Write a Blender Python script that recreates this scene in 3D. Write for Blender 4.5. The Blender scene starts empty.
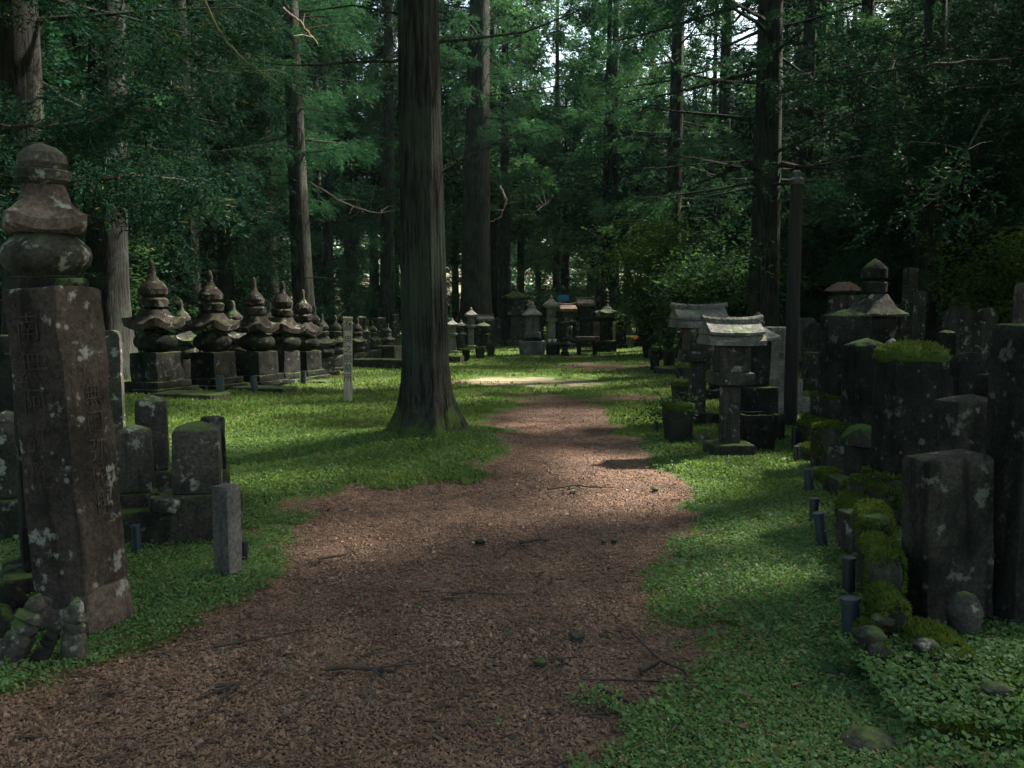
import bpy, math, random
import numpy as np
from mathutils import Vector, Matrix, Euler

sc = bpy.context.scene
COL = sc.collection
R = math.radians
PI = math.pi

# ------------------------------------------------------------------ camera, sky, sun, exposure
F = 850.0                       # focal length in pixels of a 1024 wide frame
TH = math.atan(72.0 / F)        # pitch down: horizon sits at row 312
CZ = 1.6
cd = bpy.data.cameras.new("camera")
cd.sensor_width = 36.0
cd.lens = F * 36.0 / 1024.0
cd.clip_start = 0.05
cd.clip_end = 3000.0
cam = bpy.data.objects.new("camera", cd)
cam.location = (0, 0, CZ)
cam.rotation_euler = (PI / 2 - TH, 0, 0)
COL.objects.link(cam)
sc.camera = cam

SUN = np.array([0.82, 0.45, 1.0])          # towards the sun
sun_el = math.atan2(SUN[2], math.hypot(SUN[0], SUN[1]))
sun_az = math.atan2(SUN[0], SUN[1])        # clockwise from +Y
w = bpy.data.worlds.new("World")
sc.world = w
w.use_nodes = True
nt = w.node_tree
bg = nt.nodes["Background"]
sky = nt.nodes.new("ShaderNodeTexSky")
sky.sky_type = 'NISHITA'
sky.sun_disc = False
sky.sun_elevation = sun_el
sky.sun_rotation = sun_az
sky.dust_density = 2.5
sky.ozone_density = 1.0
tint = nt.nodes.new("ShaderNodeMix")          # thin cloud takes the blue out of the sky
tint.data_type = 'RGBA'; tint.blend_type = 'MULTIPLY'
tint.inputs[0].default_value = 1.0
tint.inputs[7].default_value = (1.0, .98, .80, 1)
nt.links.new(sky.outputs[0], tint.inputs[6])
nt.links.new(tint.outputs[2], bg.inputs[0])
bg.inputs[1].default_value = 0.09
sl = bpy.data.lights.new("sun", 'SUN')
sl.energy = 5.0
sl.angle = R(2.2)
sl.color = (1.0, 0.93, 0.82)
so = bpy.data.objects.new("sun", sl)
so.rotation_euler = Vector(tuple(SUN)).to_track_quat('Z', 'Y').to_euler()
so.location = (20, 10, 40)
COL.objects.link(so)
sc.view_settings.view_transform = 'Standard'
sc.view_settings.look = 'None'
sc.view_settings.gamma = 1.0
sc.view_settings.exposure = 2.3
sc.cycles.use_denoising = True
sc.cycles.max_bounces = 5
sc.cycles.diffuse_bounces = 3
sc.cycles.glossy_bounces = 2
sc.cycles.transmission_bounces = 3
sc.cycles.transparent_max_bounces = 4
sc.cycles.sample_clamp_indirect = 4.0

# ------------------------------------------------------------------ noise and geometry helpers
def _hash(ix, iy, iz, seed):
    n = (ix * 374761393 + iy * 668265263 + iz * 2147483647 + seed * 974634777) & 0xFFFFFFFF
    n = ((n ^ (n >> 13)) * 1274126177) & 0xFFFFFFFF
    n = (n ^ (n >> 16)) & 0xFFFFFFFF
    return n / 4294967295.0

def vnoise(p, seed=0):
    """value noise in 0..1 for an (n,3) array"""
    p = np.asarray(p, float)
    i = np.floor(p).astype(np.int64)
    f = p - i
    f = f * f * (3 - 2 * f)
    r = 0
    for dx in (0, 1):
        wx = f[:, 0] if dx else 1 - f[:, 0]
        for dy in (0, 1):
            wy = f[:, 1] if dy else 1 - f[:, 1]
            for dz in (0, 1):
                wz = f[:, 2] if dz else 1 - f[:, 2]
                r = r + wx * wy * wz * _hash(i[:, 0] + dx, i[:, 1] + dy, i[:, 2] + dz, seed)
    return r

def fbm(p, seed=0, octaves=4):
    p = np.asarray(p, float)
    a, r, t = 1.0, 0.0, 0.0
    for k in range(octaves):
        r = r + a * vnoise(p * (2.03 ** k) + 17.3 * k, seed + k)
        t += a
        a *= 0.5
    return r / t

def fbm2(x, y, s, seed=0, octaves=4):
    return fbm(np.stack([x * s, y * s, np.zeros_like(x) + 0.37], 1), seed, octaves)

TREE0 = (-0.99, 9.75)
def H(x, y):
    """height of the ground"""
    x = np.atleast_1d(np.asarray(x, float)); y = np.atleast_1d(np.asarray(y, float))
    r = np.hypot((x - TREE0[0]) / 1.25, y - TREE0[1])
    h = 0.24 * np.exp(-(r / 1.15) ** 2)
    h = h + 0.07 * (fbm2(x, y, 0.5, 5, 3) - 0.5) + 0.035 * (fbm2(x, y, 2.2, 9, 3) - 0.5)
    h = h + 0.10 * np.clip((x - 3.4) / 2.5, 0, 1) + 0.08 * np.clip((-x - 4.4) / 2.0, 0, 1)
    return h

def H1(x, y):
    return float(H(x, y)[0])

def ray(px, py):
    xc, yc = (px - 512.0) / F, (384.0 - py) / F
    c, s = math.cos(TH), math.sin(TH)
    return np.array([xc, c + yc * s, -s + yc * c])

def gp(px, py, z=None):
    """ground point seen at a pixel"""
    d = ray(px, py)
    zz = 0.0 if z is None else z
    for _ in range(6):
        t = (zz - CZ) / d[2]
        x, y = d[0] * t, d[1] * t
        if z is None:
            zz = H1(x, y)
    return np.array([x, y, zz])

def at(px, py, Y):
    d = ray(px, py)
    t = Y / d[1]
    return np.array([d[0] * t, Y, CZ + d[2] * t])

def mesh_np(name, V, Fs, mat=None, smooth=True, sharp=None):
    """a mesh from an (n,3) array and a list of face index arrays"""
    me = bpy.data.meshes.new(name)
    V = np.ascontiguousarray(V, dtype=np.float32)
    me.vertices.add(len(V))
    me.vertices.foreach_set("co", V.ravel())
    Fs = [np.asarray(f, dtype=np.int32) for f in Fs if len(f)]
    li = np.concatenate([f.ravel() for f in Fs])
    st, o = [], 0
    for f in Fs:
        st.append(o + np.arange(len(f)) * f.shape[1]); o += f.size
    st = np.concatenate(st).astype(np.int32)
    me.loops.add(len(li))
    me.loops.foreach_set("vertex_index", li)
    me.polygons.add(len(st))
    me.polygons.foreach_set("loop_start", st)
    me.update(calc_edges=True)
    if smooth:
        me.polygons.foreach_set("use_smooth", np.ones(len(st), dtype=bool))
        if sharp is not None:
            me.set_sharp_from_angle(angle=R(sharp))
    else:
        me.polygons.foreach_set("use_smooth", np.zeros(len(st), dtype=bool))
    if mat:
        me.materials.append(mat)
    return me

def obj(name, me, parent=None, loc=(0, 0, 0), rot=(0, 0, 0)):
    o = bpy.data.objects.new(name, me)
    COL.objects.link(o)
    if parent is not None:
        o.parent = parent
    o.location = tuple(loc)
    o.rotation_euler = rot
    return o

def tag(o, label=None, cat=None, group=None, kind=None):
    if label: o['label'] = label
    if cat: o['category'] = cat
    if group: o['group'] = group
    if kind: o['kind'] = kind
    return o

def thing(name, label, cat, loc=(0, 0, 0), rotz=0.0, group=None, lean=(0, 0)):
    o = bpy.data.objects.new(name, None)
    o.empty_display_size = 0.2
    COL.objects.link(o)
    o.location = tuple(loc)
    o.rotation_euler = (Matrix.Rotation(lean[1], 3, 'Y') @ Matrix.Rotation(lean[0], 3, 'X') @ Matrix.Rotation(rotz, 3, 'Z')).to_euler()
    return tag(o, label, cat, group)

class MB:
    """collects pieces into one mesh"""
    def __init__(self):
        self.V = []; self.F = {}; self.n = 0
    def add(self, V, Fs):
        V = np.asarray(V, float)
        for f in Fs:
            f = np.asarray(f)
            if len(f):
                self.F.setdefault(f.shape[1], []).append(f + self.n)
        self.V.append(V); self.n += len(V)
        return self
    def mesh(self, name, mat, smooth=True, sharp=38):
        return mesh_np(name, np.concatenate(self.V), [np.concatenate(v) for v in self.F.values()], mat, smooth, sharp)
    def verts(self):
        return np.concatenate(self.V)

def loft(sections, K=40, amp=0.0, freq=6.0, seed=0, step=0.07, off=(0, 0, 0), twist=0.0):
    """stack of super-ellipse rings (z, rx, ry, exponent, corner lift): boxes, globes, roofs and bowls"""
    S = [tuple(s) + (0.0,) * (5 - len(s)) for s in sections]
    out = [S[0]]
    for a, b in zip(S[:-1], S[1:]):
        d = math.sqrt((a[0] - b[0]) ** 2 + max(abs(a[1] - b[1]), abs(a[2] - b[2])) ** 2)
        n = max(1, int(math.ceil(d / step)))
        for k in range(1, n + 1):
            t = k / n
            out.append(tuple(a[i] + (b[i] - a[i]) * t for i in range(5)))
    t = np.arange(K) * 2 * PI / K + PI / 4
    c, s = np.cos(t), np.sin(t)
    V = []
    for z, rx, ry, e, lift in out:
        r = (np.abs(c) ** e + np.abs(s) ** e) ** (-1.0 / e)
        corner = np.abs(np.sin(2 * t)) ** 6
        V.append(np.stack([rx * r * c, ry * r * s, z + lift * corner], 1))
    n = len(V)
    V = np.concatenate(V)
    i = np.arange(K); j = (i + 1) % K
    Q = np.concatenate([np.stack([k * K + i, k * K + j, (k + 1) * K + j, (k + 1) * K + i], 1) for k in range(n - 1)])
    c0 = V[:K].mean(0); c1 = V[-K:].mean(0)
    nv = len(V)
    V = np.concatenate([V, [c0], [c1]])
    T = np.concatenate([np.stack([j, i, np.full(K, nv)], 1), np.stack([(n - 1) * K + i, (n - 1) * K + j, np.full(K, nv + 1)], 1)])
    if amp > 0:
        V = V + amp * 2 * np.stack([fbm(V * freq + q, seed + 31 * k, 3) - 0.5 for k, q in enumerate((0.0, 41.0, 83.0))], 1)
    V = V + np.asarray(off, float)
    return V, [Q, T]

def block(w, d, h, z=0.0, e=14, taper=0.0, bev=0.02, top=0.0, **kw):
    """worn stone block; top > 0 gives it a low pyramid"""
    a, b = w / 2, d / 2
    a1, b1 = a * (1 - taper), b * (1 - taper)
    S = [(z, a - bev * .5, b - bev * .5, e), (z + bev * .6, a, b, e), (z + h - bev, a1, b1, e)]
    if top > 0:
        S += [(z + h - bev * .3, a1 - bev * .4, b1 - bev * .4, e), (z + h + top * .55, a1 * .5, b1 * .5, e * .6), (z + h + top, a1 * .06, b1 * .06, 3)]
    else:
        S += [(z + h - bev * .25, a1 - bev * .35, b1 - bev * .35, e), (z + h, a1 - bev, b1 - bev, e), (z + h + bev * .1, a1 * .5, b1 * .5, e)]
    return loft(S, **kw)

def tube(P, rad, k=6, cap=True):
    P = np.asarray(P, float); n = len(P)
    rad = np.broadcast_to(np.asarray(rad, float), (n,))
    T = np.gradient(P, axis=0)
    T /= np.linalg.norm(T, axis=1)[:, None] + 1e-9
    up = np.where(np.abs(T[:, 2:3]) > 0.9, np.array([[1., 0, 0]]), np.array([[0, 0, 1.]]))
    A = np.cross(T, up); A /= np.linalg.norm(A, axis=1)[:, None] + 1e-9
    B = np.cross(T, A)
    a = np.arange(k) * 2 * PI / k
    V = (P[:, None] + rad[:, None, None] * (np.cos(a)[None, :, None] * A[:, None] + np.sin(a)[None, :, None] * B[:, None])).reshape(-1, 3)
    i = np.arange(k); j = (i + 1) % k
    Q = np.concatenate([np.stack([m * k + i, m * k + j, (m + 1) * k + j, (m + 1) * k + i], 1) for m in range(n - 1)])
    Fs = [Q]
    if cap:
        nv = len(V); V = np.concatenate([V, P[:1], P[-1:]])
        Fs.append(np.concatenate([np.stack([j, i, np.full(k, nv)], 1), np.stack([(n - 1) * k + i, (n - 1) * k + j, np.full(k, nv + 1)], 1)]))
    return V, Fs

def fuzz(V, Fs, n, size, rng, zmin=-0.1, spread=0.6):
    """short moss blades standing on the faces of a piece"""
    T = []
    for f in Fs:
        f = np.asarray(f)
        T.append(f[:, :3])
        if f.shape[1] == 4:
            T.append(f[:, [0, 2, 3]])
    T = np.concatenate(T)
    a, b, c = V[T[:, 0]], V[T[:, 1]], V[T[:, 2]]
    N = np.cross(b - a, c - a); A = np.linalg.norm(N, axis=1) + 1e-12
    N = N / A[:, None]
    wgt = A * (N[:, 2] > zmin)
    if wgt.sum() <= 0: return np.zeros((0, 3)), [np.zeros((0, 3), int)]
    k = rng.choice(len(T), n, p=wgt / wgt.sum())
    r1, r2 = rng.random((n, 1)), rng.random((n, 1))
    s = np.sqrt(r1)
    P = a[k] * (1 - s) + b[k] * (s * (1 - r2)) + c[k] * (s * r2)
    D = N[k] + spread * rng.normal(size=(n, 3)); D /= np.linalg.norm(D, axis=1)[:, None]
    L = size * rng.uniform(.5, 1.3, (n, 1))
    S = np.cross(D, rng.normal(size=(n, 3))); S /= np.linalg.norm(S, axis=1)[:, None] + 1e-9
    q = np.stack([P - S * L * .32 - D * L * .2, P + S * L * .32 - D * L * .2, P + D * L], 1)
    return q.reshape(-1, 3), [np.arange(3 * n).reshape(n, 3)]

# ------------------------------------------------------------------ materials
def newmat(name):
    m = bpy.data.materials.new(name); m.use_nodes = True
    nt = m.node_tree
    for n in list(nt.nodes): nt.nodes.remove(n)
    return m, nt

class NT:
    def __init__(self, nt): self.nt = nt
    def n(self, t, **kw):
        nd = self.nt.nodes.new(t)
        for k, v in kw.items(): setattr(nd, k, v)
        return nd
    def link(self, a, b): self.nt.links.new(a, b)
    def val(self, sock, v):
        if hasattr(v, 'links') or hasattr(v, 'is_output'): self.link(v, sock)
        else: sock.default_value = v
    def noise(self, vec, scale, detail=4, rough=0.55):
        nd = self.n('ShaderNodeTexNoise'); self.link(vec, nd.inputs['Vector'])
        nd.inputs['Scale'].default_value = scale; nd.inputs['Detail'].default_value = detail
        nd.inputs['Roughness'].default_value = rough
        return nd.outputs['Fac']
    def maprange(self, v, a, b, c=0.0, d=1.0, smooth=True):
        nd = self.n('ShaderNodeMapRange')
        if smooth: nd.interpolation_type = 'SMOOTHSTEP'
        self.link(v, nd.inputs[0])
        for i, q in zip((1, 2, 3, 4), (a, b, c, d)): nd.inputs[i].default_value = q
        return nd.outputs[0]
    def math(self, op, a, b=None):
        nd = self.n('ShaderNodeMath', operation=op)
        self.val(nd.inputs[0], a)
        if b is not None: self.val(nd.inputs[1], b)
        return nd.outputs[0]
    def mix(self, f, a, b, blend='MIX'):
        nd = self.n('ShaderNodeMix', data_type='RGBA', blend_type=blend)
        self.val(nd.inputs[0], f)
        for i, q in ((6, a), (7, b)):
            if isinstance(q, tuple): nd.inputs[i].default_value = q + (1.0,) if len(q) == 3 else q
            else: self.link(q, nd.inputs[i])
        return nd.outputs[2]
    def mapping(self, vec, scale=(1, 1, 1)):
        nd = self.n('ShaderNodeMapping'); self.link(vec, nd.inputs[0]); nd.inputs['Scale'].default_value = scale
        return nd.outputs[0]
    def bump(self, h, strength, dist=0.02, normal=None):
        nd = self.n('ShaderNodeBump'); self.link(h, nd.inputs['Height'])
        nd.inputs['Strength'].default_value = strength; nd.inputs['Distance'].default_value = dist
        if normal is not None: self.link(normal, nd.inputs['Normal'])
        return nd.outputs[0]
    def out(self, shader):
        o = self.n('ShaderNodeOutputMaterial'); self.link(shader, o.inputs[0])

def objcoord(T):
    tc = T.n('ShaderNodeTexCoord'); oi = T.n('ShaderNodeObjectInfo')
    add = T.n('ShaderNodeVectorMath', operation='ADD')
    mul = T.math('MULTIPLY', oi.outputs['Random'], 53.0)
    T.link(tc.outputs['Object'], add.inputs[0]); T.link(mul, add.inputs[1])
    return add.outputs[0], tc.outputs['Object'], oi.outputs['Random']

def stone_mat(name, c1, c2, lichen=0.5, moss=0.6, mosscol=(0.05, 0.085, 0.02), rough=0.9, lcol=(0.34, 0.35, 0.31), bump=0.7):
    m, nt = newmat(name); T = NT(nt)
    v, raw, rnd = objcoord(T)
    big = T.noise(v, 2.6, 6, 0.6)
    col = T.mix(T.maprange(big, .33, .68), c1, c2)
    fine = T.noise(v, 42, 5, 0.7)
    col = T.mix(0.75, col, T.mix(T.maprange(fine, .3, .7), (.35, .35, .35), (1.25, 1.2, 1.15)), 'MULTIPLY')
    stk = T.noise(T.mapping(v, (9, 9, 1.2)), 1.0, 4)
    col = T.mix(T.maprange(stk, .5, .72, 0, .65), col, tuple(x * .28 for x in c1))
    l1 = T.noise(v, 6.5, 7, 0.65)
    lf = T.maprange(l1, .60 - .05 * lichen, .66 - .03 * lichen, 0, lichen)
    col = T.mix(lf, col, lcol)
    vo = T.n('ShaderNodeTexVoronoi'); T.link(v, vo.inputs['Vector']); vo.inputs['Scale'].default_value = 13
    sp = T.math('MULTIPLY', T.maprange(vo.outputs['Distance'], .13, .24, 1, 0), T.maprange(T.noise(v, 3.1, 3), .5, .62, 0, lichen * .8))
    col = T.mix(sp, col, tuple(x * 1.1 for x in lcol))
    ge = T.n('ShaderNodeNewGeometry'); sx = T.n('ShaderNodeSeparateXYZ'); T.link(ge.outputs['Normal'], sx.inputs[0])
    mn = T.noise(v, 5.0, 6, 0.6)
    mf = T.math('ADD', T.math('MULTIPLY', sx.outputs[2], 0.55), T.math('MULTIPLY', T.math('SUBTRACT', mn, 0.5), 2.2))
    mf = T.maprange(mf, .62 - .6 * moss, .92 - .6 * moss, 0, min(1, moss * 1.6))
    mc = T.mix(T.noise(v, 30, 3), mosscol, tuple(x * 1.9 for x in mosscol))
    col = T.mix(mf, col, mc)
    b = T.math('ADD', T.math('MULTIPLY', fine, .5), T.math('ADD', T.noise(v, 14, 6, .65), T.math('MULTIPLY', mf, .4)))
    bs = T.n('ShaderNodeBsdfPrincipled')
    T.link(col, bs.inputs['Base Color']); bs.inputs['Roughness'].default_value = rough
    bs.inputs['Specular IOR Level'].default_value = 0.08
    T.link(T.bump(b, bump, .03), bs.inputs['Normal'])
    T.out(bs.outputs[0])
    return m

def leaf_mat(name, c1, c2, trans=0.35, tcol=None, scale=0.7, spec=0.02, dead=0.02):
    m, nt = newmat(name); T = NT(nt)
    v, raw, rnd = objcoord(T)
    ge = T.n('ShaderNodeNewGeometry')
    f = T.math('ADD', T.math('MULTIPLY', ge.outputs['Random Per Island'], .40), T.math('ADD', T.math('MULTIPLY', T.maprange(T.noise(v, scale, 3), .3, .7), .40), T.math('MULTIPLY', rnd, .2)))
    col = T.mix(f, c1, c2)
    if dead > 0:
        col = T.mix(T.math('GREATER_THAN', ge.outputs['Random Per Island'], 1 - dead), col, (.10, .075, .04))
    bs = T.n('ShaderNodeBsdfPrincipled'); T.link(col, bs.inputs['Base Color'])
    bs.inputs['Roughness'].default_value = .55; bs.inputs['Specular IOR Level'].default_value = spec
    tr = T.n('ShaderNodeBsdfTranslucent')
    if tcol is None: tcol = (1.5, 1.5, .7)
    T.link(T.mix(1.0, col, tcol, 'MULTIPLY'), tr.inputs[0])
    mx = T.n('ShaderNodeMixShader'); mx.inputs[0].default_value = trans
    T.link(bs.outputs[0], mx.inputs[1]); T.link(tr.outputs[0], mx.inputs[2])
    T.out(mx.outputs[0])
    return m

def bark_mat(name, c1, c2, moss=0.5):
    m, nt = newmat(name); T = NT(nt)
    v, raw, rnd = objcoord(T)
    st = T.mapping(v, (1, 1, .07))
    a = T.noise(st, 24, 8, .72)
    b = T.noise(v, 30, 4)
    col = T.mix(T.maprange(a, .40, .60), tuple(q * .6 for q in c1), c2)
    col = T.mix(.6, col, T.mix(b, (.5, .5, .5), (1.3, 1.3, 1.3)), 'MULTIPLY')
    col = T.mix(T.maprange(T.noise(v, 1.6, 5), .47, .64, 0, .55), col, (.045, .062, .042))
    sx = T.n('ShaderNodeSeparateXYZ'); T.link(raw, sx.inputs[0])
    mz = T.math('SUBTRACT', T.noise(v, 3.5, 6, .65), T.math('MULTIPLY', sx.outputs[2], .28))
    mf = T.maprange(mz, .40, .56, 0, moss)
    col = T.mix(mf, col, T.mix(b, (.03, .06, .012), (.09, .13, .03)))
    bs = T.n('ShaderNodeBsdfPrincipled'); T.link(col, bs.inputs['Base Color'])
    bs.inputs['Roughness'].default_value = .92; bs.inputs['Specular IOR Level'].default_value = .15
    T.link(T.bump(T.math('ADD', a, T.math('MULTIPLY', b, .3)), 1.0, .06), bs.inputs['Normal'])
    T.out(bs.outputs[0])
    return m

def plain_mat(name, c1, c2, rough=.6, scale=8, spec=.4, bump=.2, stretch=(1, 1, 1)):
    m, nt = newmat(name); T = NT(nt)
    v, raw, rnd = objcoord(T)
    n = T.noise(T.mapping(v, stretch), scale, 6, .6)
    bs = T.n('ShaderNodeBsdfPrincipled')
    T.link(T.mix(T.maprange(n, .3, .7), c1, c2), bs.inputs['Base Color'])
    bs.inputs['Roughness'].default_value = rough; bs.inputs['Specular IOR Level'].default_value = spec
    T.link(T.bump(n, bump, .01), bs.inputs['Normal'])
    T.out(bs.outputs[0])
    return m

M = {}
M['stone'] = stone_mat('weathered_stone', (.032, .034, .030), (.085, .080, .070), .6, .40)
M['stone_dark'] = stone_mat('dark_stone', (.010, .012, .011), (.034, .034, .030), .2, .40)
M['stone_dry'] = stone_mat('dry_stone', (.013, .015, .014), (.056, .051, .044), .24, .10)
M['stone_cap'] = stone_mat('stupa_cap_stone', (.018, .017, .015), (.066, .054, .046), .5, .25)
M['stone_grey'] = stone_mat('grey_stone', (.10, .10, .092), (.20, .195, .18), .4, .3)
M['stone_red'] = stone_mat('brown_stone', (.026, .023, .021), (.074, .058, .051), .55, .2)
M['stone_pale'] = stone_mat('pale_stone', (.17, .165, .15), (.30, .285, .26), .4, .3)
M['stone_clean'] = stone_mat('cut_granite', (.10, .10, .095), (.15, .145, .14), .12, .1, bump=.35)
M['stone_moss'] = stone_mat('mossy_stone', (.03, .032, .026), (.06, .058, .048), .3, .62, (.032, .055, .014))
M['stone_tuff'] = stone_mat('rough_tuff', (.072, .058, .050), (.165, .13, .112), .65, .22)
M['moss'] = leaf_mat('moss_blades', (.028, .058, .012), (.11, .15, .03), .3, scale=3.0, spec=.04)
M['moss_base'] = plain_mat('moss_bed', (.03, .05, .01), (.08, .11, .02), .95, 22, .05, .8)
M['bark'] = bark_mat('cedar_bark', (.016, .017, .015), (.046, .045, .038), .9)
M['bark_pale'] = bark_mat('pale_cedar_bark', (.013, .013, .0125), (.036, .035, .032), .6)
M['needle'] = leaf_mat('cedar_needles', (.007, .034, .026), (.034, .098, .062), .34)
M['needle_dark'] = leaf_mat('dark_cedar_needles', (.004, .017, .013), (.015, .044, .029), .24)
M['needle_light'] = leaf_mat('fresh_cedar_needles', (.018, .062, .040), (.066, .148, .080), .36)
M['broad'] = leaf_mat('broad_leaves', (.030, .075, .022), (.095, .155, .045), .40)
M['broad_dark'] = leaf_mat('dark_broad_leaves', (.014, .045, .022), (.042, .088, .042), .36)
M['cover'] = leaf_mat('clover_leaves', (.044, .108, .042), (.145, .245, .088), .40, scale=1.3, spec=.2)
M['grassmoss'] = leaf_mat('hair_moss', (.042, .092, .030), (.14, .205, .066), .35, scale=1.3, spec=.08)
M['litter'] = leaf_mat('dry_litter', (.045, .028, .018), (.22, .14, .085), .05, scale=2.0, spec=.15)
M['pebble'] = leaf_mat('gravel_grains', (.038, .023, .016), (.28, .18, .125), .0, scale=2.0, spec=.2)
M['twig'] = plain_mat('dead_wood', (.018, .014, .011), (.06, .045, .035), .9, 12)
M['twig_moss'] = plain_mat('mossy_branch', (.05, .055, .02), (.15, .15, .06), .9, 6)
M['twig_pale'] = plain_mat('bare_branch', (.13, .09, .065), (.26, .19, .15), .85, 9)
M['wood'] = plain_mat('weathered_post_wood', (.30, .25, .19), (.50, .44, .36), .85, 5, .2, .4, (8, 8, .7))
M['pole'] = plain_mat('dark_pole_wood', (.010, .010, .009), (.026, .023, .020), .8, 5, .3, .4, (8, 8, .5))
M['ink'] = plain_mat('ink', (.015, .013, .012), (.03, .027, .024), .8, 20, .1)
M['carved_soft'] = plain_mat('worn_groove', (.035, .026, .022), (.085, .065, .055), .95, 20, .1)
M['carved_left'] = plain_mat('worn_dark_groove', (.034, .028, .025), (.07, .056, .05), .95, 14, .1)
M['carved_grey'] = plain_mat('shallow_groove', (.07, .07, .066), (.10, .10, .095), .95, 20, .1)
M['carved'] = plain_mat('carved_groove', (.022, .02, .018), (.05, .045, .04), .95, 20, .1)
M['tube'] = plain_mat('blue_plastic', (.010, .020, .032), (.022, .038, .052), .45, 5, .5, .05)
M['tube_dark'] = plain_mat('dark_plastic', (.010, .014, .017), (.022, .028, .03), .45, 5, .5, .05)
M['water'] = plain_mat('dark_water', (.01, .012, .01), (.02, .025, .02), .08, 3, .5, .02)
M['bib'] = plain_mat('blue_cloth', (.03, .17, .36), (.05, .24, .46), .8, 14, .2, .3)
M['white'] = plain_mat('white_glaze', (.62, .62, .6), (.75, .75, .72), .35, 6, .5, .05)
M['red'] = plain_mat('red_paint', (.30, .04, .03), (.42, .07, .05), .5, 6, .4, .05)
M['flower'] = leaf_mat('orange_petals', (.24, .09, .035), (.36, .20, .09), .3)
M['roofred'] = stone_mat('reddish_roof_stone', (.12, .075, .058), (.20, .135, .108), .35, .2)

def ground_mat():
    m, nt = newmat('forest_floor'); T = NT(nt)
    tc = T.n('ShaderNodeTexCoord'); v = tc.outputs['Object']
    at_ = T.n('ShaderNodeAttribute', attribute_name='moss')
    n1 = T.noise(v, 5, 6, .65); n2 = T.noise(v, 24, 5, .65)
    f = T.math('ADD', at_.outputs['Fac'], T.math('ADD', T.math('MULTIPLY', T.math('SUBTRACT', n1, .5), .75), T.math('MULTIPLY', T.math('SUBTRACT', n2, .5), .7)))
    f = T.maprange(f, .40, .60)
    vo = T.n('ShaderNodeTexVoronoi'); T.link(v, vo.inputs['Vector']); vo.inputs['Scale'].default_value = 48
    sep = T.n('ShaderNodeSeparateColor'); T.link(vo.outputs['Color'], sep.inputs[0])
    vo2 = T.n('ShaderNodeTexVoronoi'); T.link(v, vo2.inputs['Vector']); vo2.inputs['Scale'].default_value = 120
    sep2 = T.n('ShaderNodeSeparateColor'); T.link(vo2.outputs['Color'], sep2.inputs[0])
    soil = T.mix(T.maprange(T.noise(v, 1.4, 5, .6), .35, .66), (.092, .054, .036), (.175, .108, .074))
    soil = T.mix(T.maprange(T.noise(v, 4.2, 6, .7), .52, .64, 0, .7), soil, (.042, .028, .021))
    soil = T.mix(T.maprange(T.noise(v, .45, 4, .6), .42, .6, 0, .55), soil, (.068, .047, .031))
    gr = T.mix(sep.outputs[0], (.30, .28, .27), (1.75, 1.68, 1.6))
    soil = T.mix(.75, soil, gr, 'MULTIPLY')
    soil = T.mix(T.maprange(sep2.outputs[1], .80, .95, 0, .5), soil, (.30, .22, .19))
    soil = T.mix(T.maprange(sep2.outputs[0], .75, .9, 0, .7), soil, (.035, .02, .015))
    ms = T.mix(T.maprange(T.noise(v, 1.1, 5, .65), .35, .65), (.035, .066, .014), (.10, .135, .022))
    ms = T.mix(T.maprange(n2, .4, .7), ms, (.045, .095, .025))
    ms = T.mix(T.maprange(T.noise(v, 2.8, 5, .7), .60, .72, 0, .75), ms, (.12, .085, .05))
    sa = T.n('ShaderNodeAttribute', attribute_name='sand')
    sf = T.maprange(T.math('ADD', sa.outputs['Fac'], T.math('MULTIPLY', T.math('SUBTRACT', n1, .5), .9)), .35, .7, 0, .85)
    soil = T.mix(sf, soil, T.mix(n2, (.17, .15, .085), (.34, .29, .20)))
    col = T.mix(f, soil, ms)
    hb = T.math('ADD', T.math('MULTIPLY', vo.outputs['Distance'], -.6), T.math('ADD', T.math('MULTIPLY', n2, .8), T.math('MULTIPLY', T.noise(v, 90, 4, .7), .5)))
    bs = T.n('ShaderNodeBsdfPrincipled'); T.link(col, bs.inputs['Base Color'])
    bs.inputs['Roughness'].default_value = .95; bs.inputs['Specular IOR Level'].default_value = .12
    T.link(T.bump(hb, .8, .025), bs.inputs['Normal'])
    T.out(bs.outputs[0])
    return m
M['ground'] = ground_mat()

# ------------------------------------------------------------------ the path and the ground
PATH_PX = [(-120, 800), (-60, 690), (0, 700), (60, 668), (125, 655), (200, 620), (258, 590), (288, 560), (298, 532), (292, 506), (330, 482), (400, 484),
           (460, 480), (500, 462), (506, 440), (490, 424), (498, 408), (540, 402), (598, 404), (622, 430), (638, 450), (655, 470), (690, 484),
           (696, 500), (680, 530), (664, 560), (672, 600), (692, 640), (688, 672), (660, 712), (640, 768), (620, 800)]
PATH = np.array([gp(px, py, 0.0)[:2] for px, py in PATH_PX] + [(0.6, 1.0), (0.8, -30), (-5, -30), (-4.5, 1.0)])
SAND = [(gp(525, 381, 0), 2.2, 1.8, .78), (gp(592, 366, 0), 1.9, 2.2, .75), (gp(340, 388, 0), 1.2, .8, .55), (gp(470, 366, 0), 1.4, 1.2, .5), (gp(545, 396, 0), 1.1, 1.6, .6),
        (gp(285, 405, 0), .7, .8, .4), (gp(840, 470, 0), .5, .8, .2)]

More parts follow.
